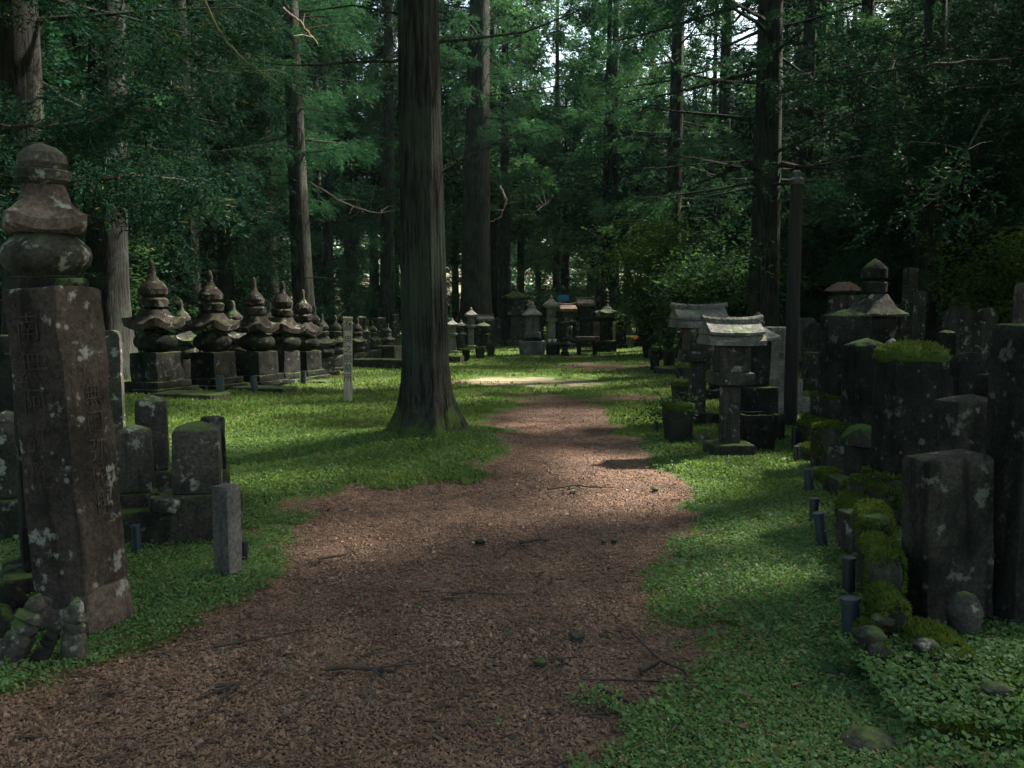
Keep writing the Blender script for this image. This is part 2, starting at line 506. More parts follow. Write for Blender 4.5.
def sdist(x, y, poly):
    """signed distance to a polygon, positive inside"""
    d = np.full(x.shape, 1e9); ins = np.zeros(x.shape, bool)
    n = len(poly)
    for k in range(n):
        a, b = poly[k], poly[(k + 1) % n]
        e = b - a
        t = np.clip(((x - a[0]) * e[0] + (y - a[1]) * e[1]) / (e @ e + 1e-12), 0, 1)
        d = np.minimum(d, np.hypot(x - a[0] - t * e[0], y - a[1] - t * e[1]))
        c = (a[1] > y) != (b[1] > y)
        with np.errstate(divide='ignore', invalid='ignore'):
            xi = a[0] + (y - a[1]) / (b[1] - a[1] + 1e-12) * e[0]
        ins ^= c & (x < xi)
    return np.where(ins, d, -d)

def mossmask(x, y):
    """1 = moss, 0 = bare path"""
    sd = sdist(x, y, PATH)
    wob = (fbm2(x, y, 1.6, 21, 4) - .5)
    m = .5 - (sd + 1.0 * wob) / np.maximum(.65, .04 * y + .2)
    m = np.clip(m, 0, 1)
    for c, rx, ry, a in SAND:
        r = np.hypot((x - c[0]) / rx, (y - c[1]) / ry)
        m = m - a * np.clip(1.25 - r + 1.3 * wob, 0, 1)
    m = m - .8 * np.clip((fbm2(x, y, .95, 91, 4) - .60) * 9, 0, 1) * (y < 60) * (y > 6) - .55 * np.clip((fbm2(x, y, 2.6, 95, 3) - .66) * 9, 0, 1) * (y < 8)
    m = m + .26 * np.clip(1.1 - np.hypot((x + .1) / 1.3, (y - 3.4) / .8), 0, 1) * (.5 + fbm2(x, y, 3.1, 93, 3))     # weeds creeping into the near path
    return np.clip(m, 0, 1)

ys = [2.0]
while ys[-1] < 46: ys.append(ys[-1] + max(.03, .0105 * ys[-1]))
ys = list(np.arange(-30, 2.0, 2.0)) + ys + [48, 52, 58, 66, 76, 90, 110, 130, 160]
xs = np.arange(-9.5, 9.51, .075)
xs = np.concatenate([[-160, -120, -90, -60, -42, -32, -25, -20, -16, -13, -11.5, -10.3], xs, [10.3, 11.5, 13, 16, 20, 25, 32, 42, 60, 90, 120, 160]])
ys = np.array([-160, -110, -70, -50] + ys)
gx, gy = np.meshgrid(xs, ys)
gxf, gyf = gx.ravel(), gy.ravel()
mk = mossmask(gxf, gyf)
gz = H(gxf, gyf) - .025 * (1 - mk)
nx, ny = len(xs), len(ys)
ii = np.arange(nx * ny).reshape(ny, nx)
Q = np.stack([ii[:-1, :-1], ii[:-1, 1:], ii[1:, 1:], ii[1:, :-1]], -1).reshape(-1, 4)
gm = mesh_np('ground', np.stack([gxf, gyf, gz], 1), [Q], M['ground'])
a = gm.attributes.new('moss', 'FLOAT', 'POINT')
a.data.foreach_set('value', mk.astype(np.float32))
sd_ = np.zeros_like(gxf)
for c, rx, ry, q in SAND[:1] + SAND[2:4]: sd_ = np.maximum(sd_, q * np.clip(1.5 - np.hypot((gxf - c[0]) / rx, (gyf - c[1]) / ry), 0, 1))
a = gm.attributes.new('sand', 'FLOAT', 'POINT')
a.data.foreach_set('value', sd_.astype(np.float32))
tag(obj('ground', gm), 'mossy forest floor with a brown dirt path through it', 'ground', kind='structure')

# ------------------------------------------------------------------ chosen sun patches; crowns get gaps cut along the rays to them
LITP = [(740, 470, .7, .6, .9), (722, 525, .4, .3, .85), (765, 580, .4, .4, .8), (700, 650, .3, .2, .7), (745, 700, .3, .2, .7), (250, 600, .3, .2, .6), (410, 385, .8, 1.0, .9), (300, 385, 1.2, .8, .9), (658, 500, .35, .15, 1), (606, 497, .25, .1, .9), (692, 484, .3, .3, 1), (545, 562, .25, .1, .8), (642, 545, .2, .1, .8), (540, 432, .3, .3, .8), (580, 520, .1, .05, .7), (470, 545, .1, .05, .6), (650, 610, .2, .1, .7), (690, 560, .2, .2, .8), (745, 590, .5, .5, .55), (800, 690, .4, .4, .5), (700, 740, .3, .3, .45), (770, 640, .3, .3, .5), (225, 590, .4, .3, .5), (500, 700, .2, .1, .4), (330, 640, .1, .1, .35), (672, 500, .15, .5, .7), (735, 470, .4, .5, .6), (680, 585, .1, .2, .5), (700, 620, .3, .3, .5), (660, 440, .5, .7, .7), (819, 609, .3, .5, .9), (838, 555, .2, .3, .7), (800, 470, .3, .4, .7), (790, 440, .3, .4, .6), (520, 380, 3.0, 2.2, 1.0), (610, 388, 1.6, 1.6, .9), (440, 362, 1.6, 2.2, .9), (720, 560, .7, .6, .55), (740, 640, .5, .4, .5), (690, 700, .4, .3, .45), (780, 520, .5, .6, .5), (250, 560, .5, .4, .4), (592, 366, 2.2, 2.0, .8), (470, 372, 1.6, 1.8, .7), (455, 395, .8, 1.1, .7), (345, 384, 1.5, 1.1, .9), (280, 404, 1.3, .9, .8),
        (240, 428, .6, .3, .45), (640, 468, .55, .6, 1.0), (688, 484, .35, .35, .9), (600, 498, .2, .1, .55), (655, 506, .3, .1, .75), (560, 485, .2, .1, .4),
        (545, 560, .2, .0, .4), (640, 545, .2, .1, .5), (690, 535, .4, .35, .8), (720, 500, .5, .5, .5), (625, 420, .6, .9, .7), (665, 400, .8, 1.1, .7),
        (560, 412, .6, .6, .5), (640, 372, 1.6, 2.0, .8), (560, 352, 5.5, 4.5, 1.0), (465, 352, 3.5, 3.5, 1.0), (560, 338, 5, 5, .9), (400, 372, 1.2, 1.2, .6), (430, 400, .5, .6, .5),
        (860, 560, .35, .5, .5), (905, 570, .3, .4, .7), (730, 600, .4, .4, .45), (760, 690, .4, .3, .4), (700, 330, 3, 4, .6), (540, 640, .4, .2, .35),
        (700, 320, .8, .8, .8), (735, 322, .8, .8, .8), (700, 440, .9, .9, .4)]
LITW = [(gp(px, py, 0), rx + .45, ry + .45, a) for px, py, rx, ry, a in LITP]
def LIT(x, y):
    r = np.zeros_like(x)
    wob = fbm2(x, y, 1.3, 77, 3) - .5
    for c, rx, ry, a in LITW:
        q = np.hypot((x - c[0]) / rx, (y - c[1]) / ry)
        r = np.maximum(r, a * np.clip((1.15 - q + 1.5 * wob) * 2.2, 0, 1))
    return r

# ------------------------------------------------------------------ trees
def sprig_set(rng, nv, subs, blades, bl, bw, droop=.55):
    """feathery cedar sprays of unit length along +X, each blade a kite"""
    out = []
    for _ in range(nv):
        q = []
        for s in range(subs):
            u = (s + .5) / subs
            base = np.array([u * .8, 0, -droop * u * u * .8])
            ang = (1 if s % 2 else -1) * rng.uniform(.45, 1.0)
            d = np.array([math.cos(ang), math.sin(ang), rng.uniform(-.35, .3)])
            d /= np.linalg.norm(d)
            Ls = rng.uniform(.20, .40) * (1.2 - .6 * u)
            for b in range(blades):
                t = (b + rng.random()) / blades
                p = base + d * Ls * t + np.array([0, 0, -.25 * t * t * Ls])
                e = d + rng.normal(size=3) * .38; e /= np.linalg.norm(e)
                sd = np.cross(e, rng.normal(size=3)); sd /= np.linalg.norm(sd)
                l = bl * rng.uniform(.6, 1.25); ww = bw * rng.uniform(.7, 1.3)
                q.append([p, p + e * l * .5 + sd * ww, p + e * l, p + e * l * .5 - sd * ww])
        out.append(np.array(q).reshape(-1, 3))
    return np.array(out)

def orient(V, pos, dirs, scale, rng, upmix=.25):
    """place sprig variants (k,m,3) at many points"""
    n = len(pos)
    X = dirs / (np.linalg.norm(dirs, axis=1)[:, None] + 1e-9)
    up = np.array([0, 0, 1.0]) + upmix * rng.normal(size=(n, 3))
    Y = np.cross(up, X); Y /= np.linalg.norm(Y, axis=1)[:, None] + 1e-9
    Z = np.cross(X, Y)
    B = np.stack([X, Y, Z], 1) * scale[:, None, None]
    k = rng.integers(0, len(V), n)
    return np.einsum('nmi,nij->nmj', V[k], B) + pos[:, None]

rg = np.random.default_rng(11)
SPRIG = sprig_set(rg, 8, 9, 5, .19, .022)
SPRIG_FAR = sprig_set(rg, 6, 5, 5, .30, .040)

def crown(rng, z0, z1, rad, nl, per, sprigs, size=.5, gap=.42, droop=.12, axis=None, azr=None, world=None, low=.6, inner=.16):
    """limbs (centre lines) and the sprays on them"""
    t = np.sort(rng.random(nl) ** 1.5); h = z0 + (z1 - z0) * t
    L = rad * np.clip(1 - t, .03, 1) ** .62 * (low + (1 - low) * np.clip(t * 5, 0, 1)) * rng.uniform(.6, 1.12, nl)
    az = (np.arange(nl) * 2.39996 + rng.uniform(-.5, .5, nl)) if azr is None else rng.uniform(azr[0], azr[1], nl)
    sl = rng.uniform(-.30, .12, nl) + .35 * t
    cv = rng.uniform(-.02, .035, nl)
    ax = axis if axis is not None else (lambda z: np.stack([0 * z, 0 * z], -1))
    A = ax(h)
    m = np.maximum(3, (per * L / rad * rng.uniform(.7, 1.2, nl))).astype(int)
    i = np.repeat(np.arange(nl), m); n = len(i)
    u = rng.random(n) ** .75
    s = L[i] * (inner + (1 - inner) * u)
    wd = (.10 + .55 * (1 - u) ** .8 * np.minimum(1, u * 3)) * L[i] * .75
    wv = rng.uniform(-1, 1, n) * wd
    dx, dy = np.cos(az[i]), np.sin(az[i])
    P = np.stack([A[i, 0] + dx * s - dy * wv, A[i, 1] + dy * s + dx * wv,
                  h[i] + sl[i] * s + cv[i] * s * s - .20 * np.abs(wv) - droop * rng.random(n) * 1.6 + .12 * rng.normal(size=n)], 1)
    D = np.stack([dx * .8 - dy * np.sign(wv) * np.minimum(1, np.abs(wv) * 1.4), dy * .8 + dx * np.sign(wv) * np.minimum(1, np.abs(wv) * 1.4),
                  rng.uniform(-.75, .10, n)], 1) + .28 * rng.normal(size=(n, 3))
    keep = fbm(P * 1.1 + rng.uniform(0, 90), 3, 2) > gap
    if world is not None:
        gxw = P[:, 0] + world[0] - SUN[0] * P[:, 2]
        gyw = P[:, 1] + world[1] - SUN[1] * P[:, 2]
        keep &= LIT(gxw, gyw) < rng.random(n) * .95 + .1  # gaps shaped into the crown so sun falls on the chosen patches
    P, D = P[keep], D[keep]
    S = orient(sprigs, P, D, size * rng.uniform(.6, 1.3, len(P)), rng)
    V = S.reshape(-1, 3)
    limbs = []
    for k in range(nl):
        q = np.linspace(0, L[k] * .93, 6)
        wob = np.cumsum(rng.normal(size=6) * .03 * L[k]) * .5; wob[0] = 0
        limbs.append((np.stack([A[k, 0] + np.cos(az[k]) * q - np.sin(az[k]) * wob, A[k, 1] + np.sin(az[k]) * q + np.cos(az[k]) * wob, h[k] + sl[k] * q + cv[k] * q * q], 1),
                      .012 + .0105 * L[k]))
    return V, limbs

def quads(name, V, mat):
    return mesh_np(name, V, [np.arange(len(V)).reshape(-1, 4)], mat, smooth=False)

def trunk_piece(rng, r0, hgt, axis, K=20, dz=.8, flare=.6, ridges=.05, fz=.5, fine=0.0):
    zz = [-.3]
    while zz[-1] < hgt:
        z = zz[-1]
        zz.append(z + (dz * .25 if z < 1.2 else dz))
    zz = np.array(zz)
    a = np.arange(K) * 2 * PI / K
    ph = rng.uniform(0, 6.28, 4)
    root = .5 * np.cos(3 * a + ph[0]) + .35 * np.cos(5 * a + ph[1]) + .25 * np.cos(8 * a + ph[2])
    V = []
    for z in zz:
        zc = max(z, 0)
        fl = flare * math.exp(-zc / fz)
        r = r0 * (1 - .78 * zc / hgt) * (1 + fl * (1 + .85 * root)) * (1 + ridges * root)
        if fine > 0:
            pn = np.stack([np.cos(a) * 9, np.sin(a) * 9, np.full(K, z * .55)], 1)
            r = r + fine * (fbm(pn, 4, 3) - .5) + fine * .5 * (vnoise(np.stack([np.cos(a) * 22, np.sin(a) * 22, np.full(K, z * .8)], 1), 8) - .5)
        c = axis(np.array([zc]))[0]
        V.append(np.stack([c[0] + r * np.cos(a), c[1] + r * np.sin(a), np.full(K, z)], 1))
    n = len(zz); V = np.concatenate(V)
    i = np.arange(K); j = (i + 1) % K
    Q = np.concatenate([np.stack([k * K + i, k * K + j, (k + 1) * K + j, (k + 1) * K + i], 1) for k in range(n - 1)])
    return V, [Q]

def axis_fn(lean=(0, 0), bow=0.0, ph=0.0):
    def f(z):
        z = np.asarray(z, float)
        return np.stack([lean[0] * z + bow * np.sin(z * .13 + ph), lean[1] * z + bow * np.cos(z * .11 + ph)], -1)
    return f

def make_tree(label, loc, r0, hgt, z0, rad, nl, per, seed, lean=(0, 0), bark='bark', leaf='needle', sprigs=None, size=.5, gap=.42, sunny=True, K=20,
              dz=.8, flare=.6, fz=.5, fine=0.0, dead=6, dz0=2.0, group=None, extra=None, azr=None, ridges=.05, name='cedar_tree', cat='tree', low=.6, inner=.16, dens=1.0):
    rng = np.random.default_rng(seed)
    per = int(per * dens)
    ax = axis_fn(lean, .12 if dead else 0, seed)
    off = ax(np.array([0.0]))[0]
    axf = lambda z: ax(z) - off
    t = thing(name, label, cat, loc, 0, group)
    mb = MB(); mb.add(*trunk_piece(rng, r0, hgt, axf, K, dz, flare, ridges, fz, fine))
    V, limbs = crown(rng, z0, hgt, rad, nl, per, SPRIG if sprigs is None else sprigs, size, gap, axis=axf, world=(loc[0], loc[1]) if sunny else None, azr=azr, low=low, inner=inner)
    for P, r in limbs:
        if sunny and abs(loc[0]) > .62 * loc[1]:      # limbs also left out where gaps are cut for the sun patches
            q = LIT(P[:, 0] + loc[0] - SUN[0] * P[:, 2], P[:, 1] + loc[1] - SUN[1] * P[:, 2])
            if (q > .45).sum() >= 2: continue
        mb.add(*tube(P, np.linspace(r, r * .25, len(P)), 5, False))
    for k in range(dead):                       # bare dead limbs under the crown
        z = rng.uniform(dz0, max(dz0 + .5, z0 + 1)); az = rng.uniform(0, 6.28); l = rng.uniform(.6, 2.2)
        q = np.linspace(0, l, 6); c = axf(np.array([z]))[0]
        mb.add(*tube(np.stack([c[0] + np.cos(az) * q + rng.normal(size=6) * .04, c[1] + np.sin(az) * q + rng.normal(size=6) * .04, z - .12 * q + rng.uniform(-.05, .08) * q * q], 1),
                     np.linspace(.022, .006, 6), 5))
    if extra is not None: extra(mb, axf, rng)
    obj('trunk', mb.mesh('trunk', M[bark], True, 50), t)
    obj('crown', quads('crown', V, M[leaf]), t)
    return t

def tree_at(px, Y):
    x = (px - 512) / F * Y * 1.0
    return (x, Y, H1(x, Y) - .02)

# the tall cedar beside the path
def main_extra(mb, axf, rng):
    def limb(z, pts, r0, r1):
        P = np.array(pts, float); c = axf(np.array([z]))[0]
        P[:, 0] += c[0]; P[:, 1] += c[1]
        mb.add(*tube(P, np.linspace(r0, r1, len(P)), 7))
    limb(5.25, [(-.2, .0, 5.20), (-.5, .05, 5.38), (-.9, .1, 5.68), (-1.4, .2, 6.1), (-2.0, .2, 6.9)], .065, .035)
    limb(4.5, [(.2, 0, 4.42), (.6, .15, 4.50), (1.2, .3, 4.62), (1.9, .5, 4.95)], .022, .008)
    limb(3.05, [(.2, 0, 2.95), (.45, .05, 3.12), (.9, .2, 3.38), (1.5, .4, 3.55)], .014, .005)
    limb(4.9, [(-.2, 0, 4.72), (-.7, -.1, 4.78), (-1.3, -.1, 4.70)], .016, .006)
make_tree('tall mossy cedar with ridged bark standing on its own mound beside the path', (TREE0[0], TREE0[1], H1(*TREE0) - .05), .262, 27, 7.4, 5.2, 46, 70, 5,
          lean=(-.022, .0), fine=.04, K=110, dz=.18, flare=.62, fz=.30, dead=5, dz0=3.5, extra=main_extra, size=.55, gap=.36)

# cedars that can be told apart, from the nearest to the farthest
SPEC = [
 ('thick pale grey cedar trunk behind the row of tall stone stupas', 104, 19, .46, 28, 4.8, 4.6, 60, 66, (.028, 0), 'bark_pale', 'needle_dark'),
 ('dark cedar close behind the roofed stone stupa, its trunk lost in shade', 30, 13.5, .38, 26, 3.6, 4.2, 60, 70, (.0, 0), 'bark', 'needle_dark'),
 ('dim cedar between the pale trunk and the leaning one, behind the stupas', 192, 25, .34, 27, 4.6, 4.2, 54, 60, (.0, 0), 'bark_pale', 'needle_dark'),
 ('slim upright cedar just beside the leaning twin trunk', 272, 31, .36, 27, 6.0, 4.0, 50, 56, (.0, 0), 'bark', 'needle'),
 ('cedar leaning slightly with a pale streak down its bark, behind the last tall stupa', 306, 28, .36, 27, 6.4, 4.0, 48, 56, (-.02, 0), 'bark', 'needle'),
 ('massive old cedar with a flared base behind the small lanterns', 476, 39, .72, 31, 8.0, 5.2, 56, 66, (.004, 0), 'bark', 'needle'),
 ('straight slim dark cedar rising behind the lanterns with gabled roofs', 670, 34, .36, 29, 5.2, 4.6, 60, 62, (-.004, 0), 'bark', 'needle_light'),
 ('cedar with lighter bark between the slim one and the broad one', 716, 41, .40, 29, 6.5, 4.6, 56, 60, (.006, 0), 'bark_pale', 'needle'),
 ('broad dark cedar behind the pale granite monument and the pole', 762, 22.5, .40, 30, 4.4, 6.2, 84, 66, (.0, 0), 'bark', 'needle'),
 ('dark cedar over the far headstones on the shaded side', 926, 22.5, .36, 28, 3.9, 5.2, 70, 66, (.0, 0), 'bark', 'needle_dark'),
 ('dark cedar added just outside the view for shade, behind the very tall slab', 1052, 14.6, .30, 28, 5.0, 5.4, 84, 66, (.0, 0), 'bark', 'needle_dark'),  # added out of view to keep sun off the lawn
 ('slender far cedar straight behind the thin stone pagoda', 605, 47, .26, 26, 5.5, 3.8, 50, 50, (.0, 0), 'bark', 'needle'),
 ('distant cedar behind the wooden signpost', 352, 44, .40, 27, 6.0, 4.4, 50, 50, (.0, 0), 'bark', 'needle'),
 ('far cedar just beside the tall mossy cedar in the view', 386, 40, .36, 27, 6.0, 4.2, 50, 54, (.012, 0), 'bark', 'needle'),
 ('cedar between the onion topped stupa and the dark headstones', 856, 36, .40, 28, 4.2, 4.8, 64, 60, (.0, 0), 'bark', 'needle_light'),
]
for k, (lb, px, Y, r0, hg, z0, rad, nl, per, ln, bk, lf) in enumerate(SPEC):
    make_tree(lb, tree_at(px, Y), r0, hg, z0, rad, nl, per, 100 + k, ln, bk, lf, sunny=(px > 440), K=26, dz=.6, flare=.5, fz=.8, dead=9, dz0=2.6, gap=.38, dens=2.1)

# cedars outside the picture: some reach into it, others are added to shade the clearing
OUT = [
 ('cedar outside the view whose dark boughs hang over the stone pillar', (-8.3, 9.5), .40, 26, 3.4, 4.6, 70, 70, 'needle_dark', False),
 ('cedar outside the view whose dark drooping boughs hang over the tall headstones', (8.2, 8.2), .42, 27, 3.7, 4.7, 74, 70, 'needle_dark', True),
 ('cedar added beyond the view whose boughs shade the middle of the path', (10.6, 11.8), .40, 27, 4.6, 5.2, 74, 66, 'needle_dark', True),
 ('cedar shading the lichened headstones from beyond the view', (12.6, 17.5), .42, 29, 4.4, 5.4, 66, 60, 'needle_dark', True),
 ('cedar added beyond the view as shade, between the drooping one and the camera side', (12.2, 8.2), .40, 28, 5.0, 5.0, 66, 60, 'needle_dark', True),
 ('cedar added beyond the view to keep the sun off the near path', (15.5, 11.0), .40, 28, 5.0, 5.0, 66, 60, 'needle_dark', True),
]
for k, (lb, xy, r0, hg, z0, rad, nl, per, lf, sn) in enumerate(OUT):
    make_tree(lb, (xy[0], xy[1], H1(*xy)), r0, hg, z0, rad, nl, per, 300 + k, leaf=lf, sunny=sn, dead=6, gap=.36, dens=1.6)

# shared meshes for the rest of the wood
def shared_variant(seed, z0, hgt, rad, nl, per, sprigs, size, gap, K=10):
    rng = np.random.default_rng(seed)
    ax = axis_fn((0, 0), .0, seed)
    mb = MB(); mb.add(*trunk_piece(rng, .33, hgt, ax, K, 1.2, .45, .05, .7))
    V, limbs = crown(rng, z0, hgt, rad, nl, per, sprigs, size, gap, axis=ax)
    for P, r in limbs: mb.add(*tube(P, np.linspace(r, r * .3, len(P)), 4, False))
    for k in range(8):
        z = rng.uniform(min(2, z0 * .7), z0); az = rng.uniform(0, 6.28); q = np.linspace(0, rng.uniform(.8, 2.2), 4)
        mb.add(*tube(np.stack([np.cos(az) * q, np.sin(az) * q, z - .15 * q], 1), np.linspace(.025, .008, 4), 4))
    return mb, V
FARV = []
for k, (z0, hg, rad) in enumerate([(8, 26, 3.9), (7, 24, 4.4), (9, 29, 4.2), (6.5, 22, 4.0)]):
    mb, V = shared_variant(500 + k, z0, hg, rad, 70, 64, SPRIG_FAR, .85, .41)
    FARV.append((mb.mesh('trunk', M['bark'], True, 50), [quads('crown', V, M[q]) for q in ('needle', 'needle_dark', 'needle_light')]))
def far_tree(x, y, v, leaf, s, rz, label, group, name='cedar_tree'):
    t = thing(name, label, 'tree', (x, y, H1(x, y) - .05), rz, group)
    t.scale = (s, s, s)
    obj('trunk', FARV[v][0], t); obj('crown', FARV[v][1][leaf], t)
    return t
rng = np.random.default_rng(3)
pts = []
for Y, n in ((44, 13), (52, 16), (61, 18), (72, 22), (86, 24)):
    for k in range(n):
        px = -60 + (k + rng.uniform(.1, .9)) * (1140 / n)
        y = Y + rng.uniform(-3.5, 3.5)
        pts.append(((px - 512) / F * y, y))
for k, (x, y) in enumerate(pts):
    if y < 48 and x > 0:
        make_tree('slender cedar in the dim crowd of trunks far behind the graves', (x, y, H1(x, y) - .05), .34, 27, 6, 4.2, 66, 60, 700 + k, sprigs=SPRIG_FAR, size=.85, K=12, dz=1.2, group='far cedars closing the wood behind the graves')
        continue
    far_tree(x, y, int(rng.integers(0, 4)), int(rng.integers(0, 3)), rng.uniform(.85, 1.15), rng.uniform(0, 6.28),
             'slender cedar in the dim crowd of trunks far behind the graves', 'far cedars closing the wood behind the graves')
SIDE = [(-13, 15), (-12, 21), (-16, 27), (-15, 34), (-10.5, 30), (14.5, 27), (17, 33), (19, 24), (13.5, 38), (10.8, 32), (-20, 19), (21, 17),
        (16, 12), (13.6, 12), (22, 25), (24, 31), (23, 38), (-14, 8), (-18, 12)]
for k, (x, y) in enumerate(SIDE):
    if x > 0:
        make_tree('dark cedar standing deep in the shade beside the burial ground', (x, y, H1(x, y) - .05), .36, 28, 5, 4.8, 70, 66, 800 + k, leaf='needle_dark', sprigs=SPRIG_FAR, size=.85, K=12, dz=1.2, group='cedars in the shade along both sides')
        continue
    far_tree(x, y, k % 4, (1, 0)[k % 2], rng.uniform(.95, 1.1), k * 1.3, 'dark cedar standing deep in the shade beside the burial ground', 'cedars in the shade along both sides')
BACK = [(-6.5, -4.5), (6.2, -6.5), (-10.5, 1.5), (-3.0, -11), (10.8, -1), (-11, -7), (6.5, -14)]  # added out of view to block sky light over the near ground
for k, (x, y) in enumerate(BACK):
    far_tree(x, y, (0, 2)[k % 2], 1, 1.05, k * 2.1, 'cedar added behind the camera to shade the near path', 'added shade cedars behind the camera')

# young cedars with boughs almost to the ground
YOUNG = []
for k, (z0, hg, rad) in enumerate([(1.7, 13, 2.9), (2.4, 15, 3.3), (1.2, 10, 2.5)]):
    mb, V = shared_variant(560 + k, z0, hg, rad, 70, 74, SPRIG, .58, .37)
    YOUNG.append((mb.mesh('trunk', M['bark'], True, 50), [quads('crown', V, M[q]) for q in ('needle', 'needle_dark', 'needle_light')]))
YL = [(20, 24, 0, 1, 'behind the tall pillar'), (72, 28, 1, 1, 'in the dark beside the pale grey trunk'), (140, 24, 2, 1, 'just behind the first tall stupa'), (165, 31, 1, 1, 'far behind the first tall stupa'),
      (228, 27, 0, 1, 'behind the second tall stupa'), (255, 36, 1, 0, 'far behind the third tall stupa'), (330, 38, 0, 0, 'behind the wooden signpost'), (375, 47, 1, 0, 'beyond the smallest stupas'),
      (440, 50, 1, 2, 'between the tall cedar and the massive cedar'), (565, 52, 1, 2, 'far behind the bibbed statue'), (498, 62, 0, 0, 'far off behind the squat lantern'), (560, 66, 2, 0, 'low and far off behind the bibbed statue'), (592, 60, 2, 1, 'low and far off behind the thin pagoda'), (626, 64, 0, 0, 'far off beyond the thin pagoda, near the slim cedar'), (652, 57, 2, 0, 'low and far off beside the slim cedar'), (690, 46, 0, 2, 'between the slim cedar and the paler one'), (800, 33, 0, 2, 'behind the dark pole'), (838, 44, 1, 2, 'far beyond the onion topped stupa'), (885, 27, 2, 0, 'behind the onion topped stupa'),
      (900, 36, 1, 2, 'rising far over the onion topped stupa'), (955, 26, 0, 1, 'over the wide dark headstone'), (1000, 32, 1, 1, 'behind the leaning headstone'), (1035, 22, 2, 1, 'at the shaded edge past the square headstone'),
      (-30, 18, 2, 1, 'at the shaded edge past the roofed stupa'), (735, 47, 1, 0, 'between the paler cedar and the broad one')]
for k, (px, Y, v, lf, wh) in enumerate(YL):
    x, y, z = tree_at(px, Y)
    t = thing('young_cedar', 'young cedar with low green boughs ' + wh, 'tree', (x, y, z), k * 1.7, 'young cedars under the tall ones')
    q = .95 + .12 * math.sin(k * 3.1); t.scale = (q, q, q)
    obj('trunk', YOUNG[v][0], t); obj('crown', YOUNG[v][1][lf], t)

# understorey shrubs with broad leaves
def leafset(rng, nv, n, l, wd):
    out = []
    for _ in range(nv):
        q = []
        for k in range(n):
            p = rng.normal(size=3) * np.array([.35, .35, .16])
            e = np.array([*rng.normal(size=2), rng.uniform(-.5, .3)]); e /= np.linalg.norm(e)
            s = np.cross(e, np.array([0, 0, 1.0]) + .5 * rng.normal(size=3)); s /= np.linalg.norm(s)
            ll = l * rng.uniform(.6, 1.3)
            q.append([p, p + e * ll * .5 + s * wd, p + e * ll, p + e * ll * .5 - s * wd])
        out.append(np.array(q).reshape(-1, 3))
    return np.array(out)
LEAFY = leafset(rg, 6, 26, .22, .055)
def shrub(px, Y, h, rad, n, leaf, label, seed, z0=.6, size=.62, name='shrub', cat='shrub'):
    rng = np.random.default_rng(seed)
    loc = tree_at(px, Y)
    t = thing(name, label, cat, loc)
    mb = MB(); ends = []
    for k in range(7):
        az = rng.uniform(0, 6.28); tip = np.array([np.cos(az) * rad * rng.uniform(.2, .8), np.sin(az) * rad * rng.uniform(.2, .8), h * rng.uniform(.55, .98)])
        P = np.array([[0, 0, -.1], tip * [.15, .15, .35], tip * [.5, .5, .7], tip]) + rng.normal(size=(4, 3)) * .05
        mb.add(*tube(P, np.linspace(.035, .008, 4) * h / 3, 5)); ends.append(P)
    E = np.array(ends)
    i = rng.integers(0, 7, n); u = rng.uniform(.35, 1, n) * 2.99
    k0 = np.minimum(u.astype(int), 2); f = (u - k0)[:, None]
    P = E[i, k0] * (1 - f) + E[i, k0 + 1] * f + rng.normal(size=(n, 3)) * np.array([rad * .30, rad * .30, h * .09])
    P = P[P[:, 2] > z0]
    P = P[fbm(P * 1.6 + seed, 6, 2) > .40]
    gxw, gyw = P[:, 0] + loc[0] - SUN[0] * P[:, 2], P[:, 1] + loc[1] - SUN[1] * P[:, 2]
    V = orient(LEAFY, P, np.concatenate([rng.normal(size=(len(P), 2)), rng.uniform(-.3, .2, (len(P), 1))], 1), size * rng.uniform(.6, 1.2, len(P)), rng).reshape(-1, 3)
    obj('stems', mb.mesh('stems', M['bark']), t)
    obj('foliage', quads('foliage', V, M[leaf]), t)
    return t
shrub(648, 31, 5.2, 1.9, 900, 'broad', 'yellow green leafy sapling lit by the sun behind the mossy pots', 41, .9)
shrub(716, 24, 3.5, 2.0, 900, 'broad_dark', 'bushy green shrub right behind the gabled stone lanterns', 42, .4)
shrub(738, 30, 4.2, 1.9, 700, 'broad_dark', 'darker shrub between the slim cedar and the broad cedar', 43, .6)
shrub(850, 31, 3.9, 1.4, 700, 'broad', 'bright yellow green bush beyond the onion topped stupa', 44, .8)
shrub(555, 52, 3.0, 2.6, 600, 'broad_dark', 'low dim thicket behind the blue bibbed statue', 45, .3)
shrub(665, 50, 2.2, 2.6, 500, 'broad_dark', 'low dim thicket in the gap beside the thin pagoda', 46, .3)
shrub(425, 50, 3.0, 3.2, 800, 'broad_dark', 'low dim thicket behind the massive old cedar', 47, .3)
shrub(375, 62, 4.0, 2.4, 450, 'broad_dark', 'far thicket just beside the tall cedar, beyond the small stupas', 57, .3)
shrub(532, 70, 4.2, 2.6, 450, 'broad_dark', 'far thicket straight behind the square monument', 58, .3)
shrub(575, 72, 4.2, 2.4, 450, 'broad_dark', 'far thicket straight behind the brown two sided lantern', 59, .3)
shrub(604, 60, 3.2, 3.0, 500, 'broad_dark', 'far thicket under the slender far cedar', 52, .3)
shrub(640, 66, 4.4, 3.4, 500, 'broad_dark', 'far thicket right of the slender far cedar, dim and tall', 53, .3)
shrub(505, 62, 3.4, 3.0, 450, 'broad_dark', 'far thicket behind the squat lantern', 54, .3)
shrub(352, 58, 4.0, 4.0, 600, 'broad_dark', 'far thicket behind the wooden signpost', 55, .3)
shrub(700, 60, 4.4, 3.6, 500, 'broad_dark', 'far thicket between the slim cedar and its paler neighbour', 56, .3)
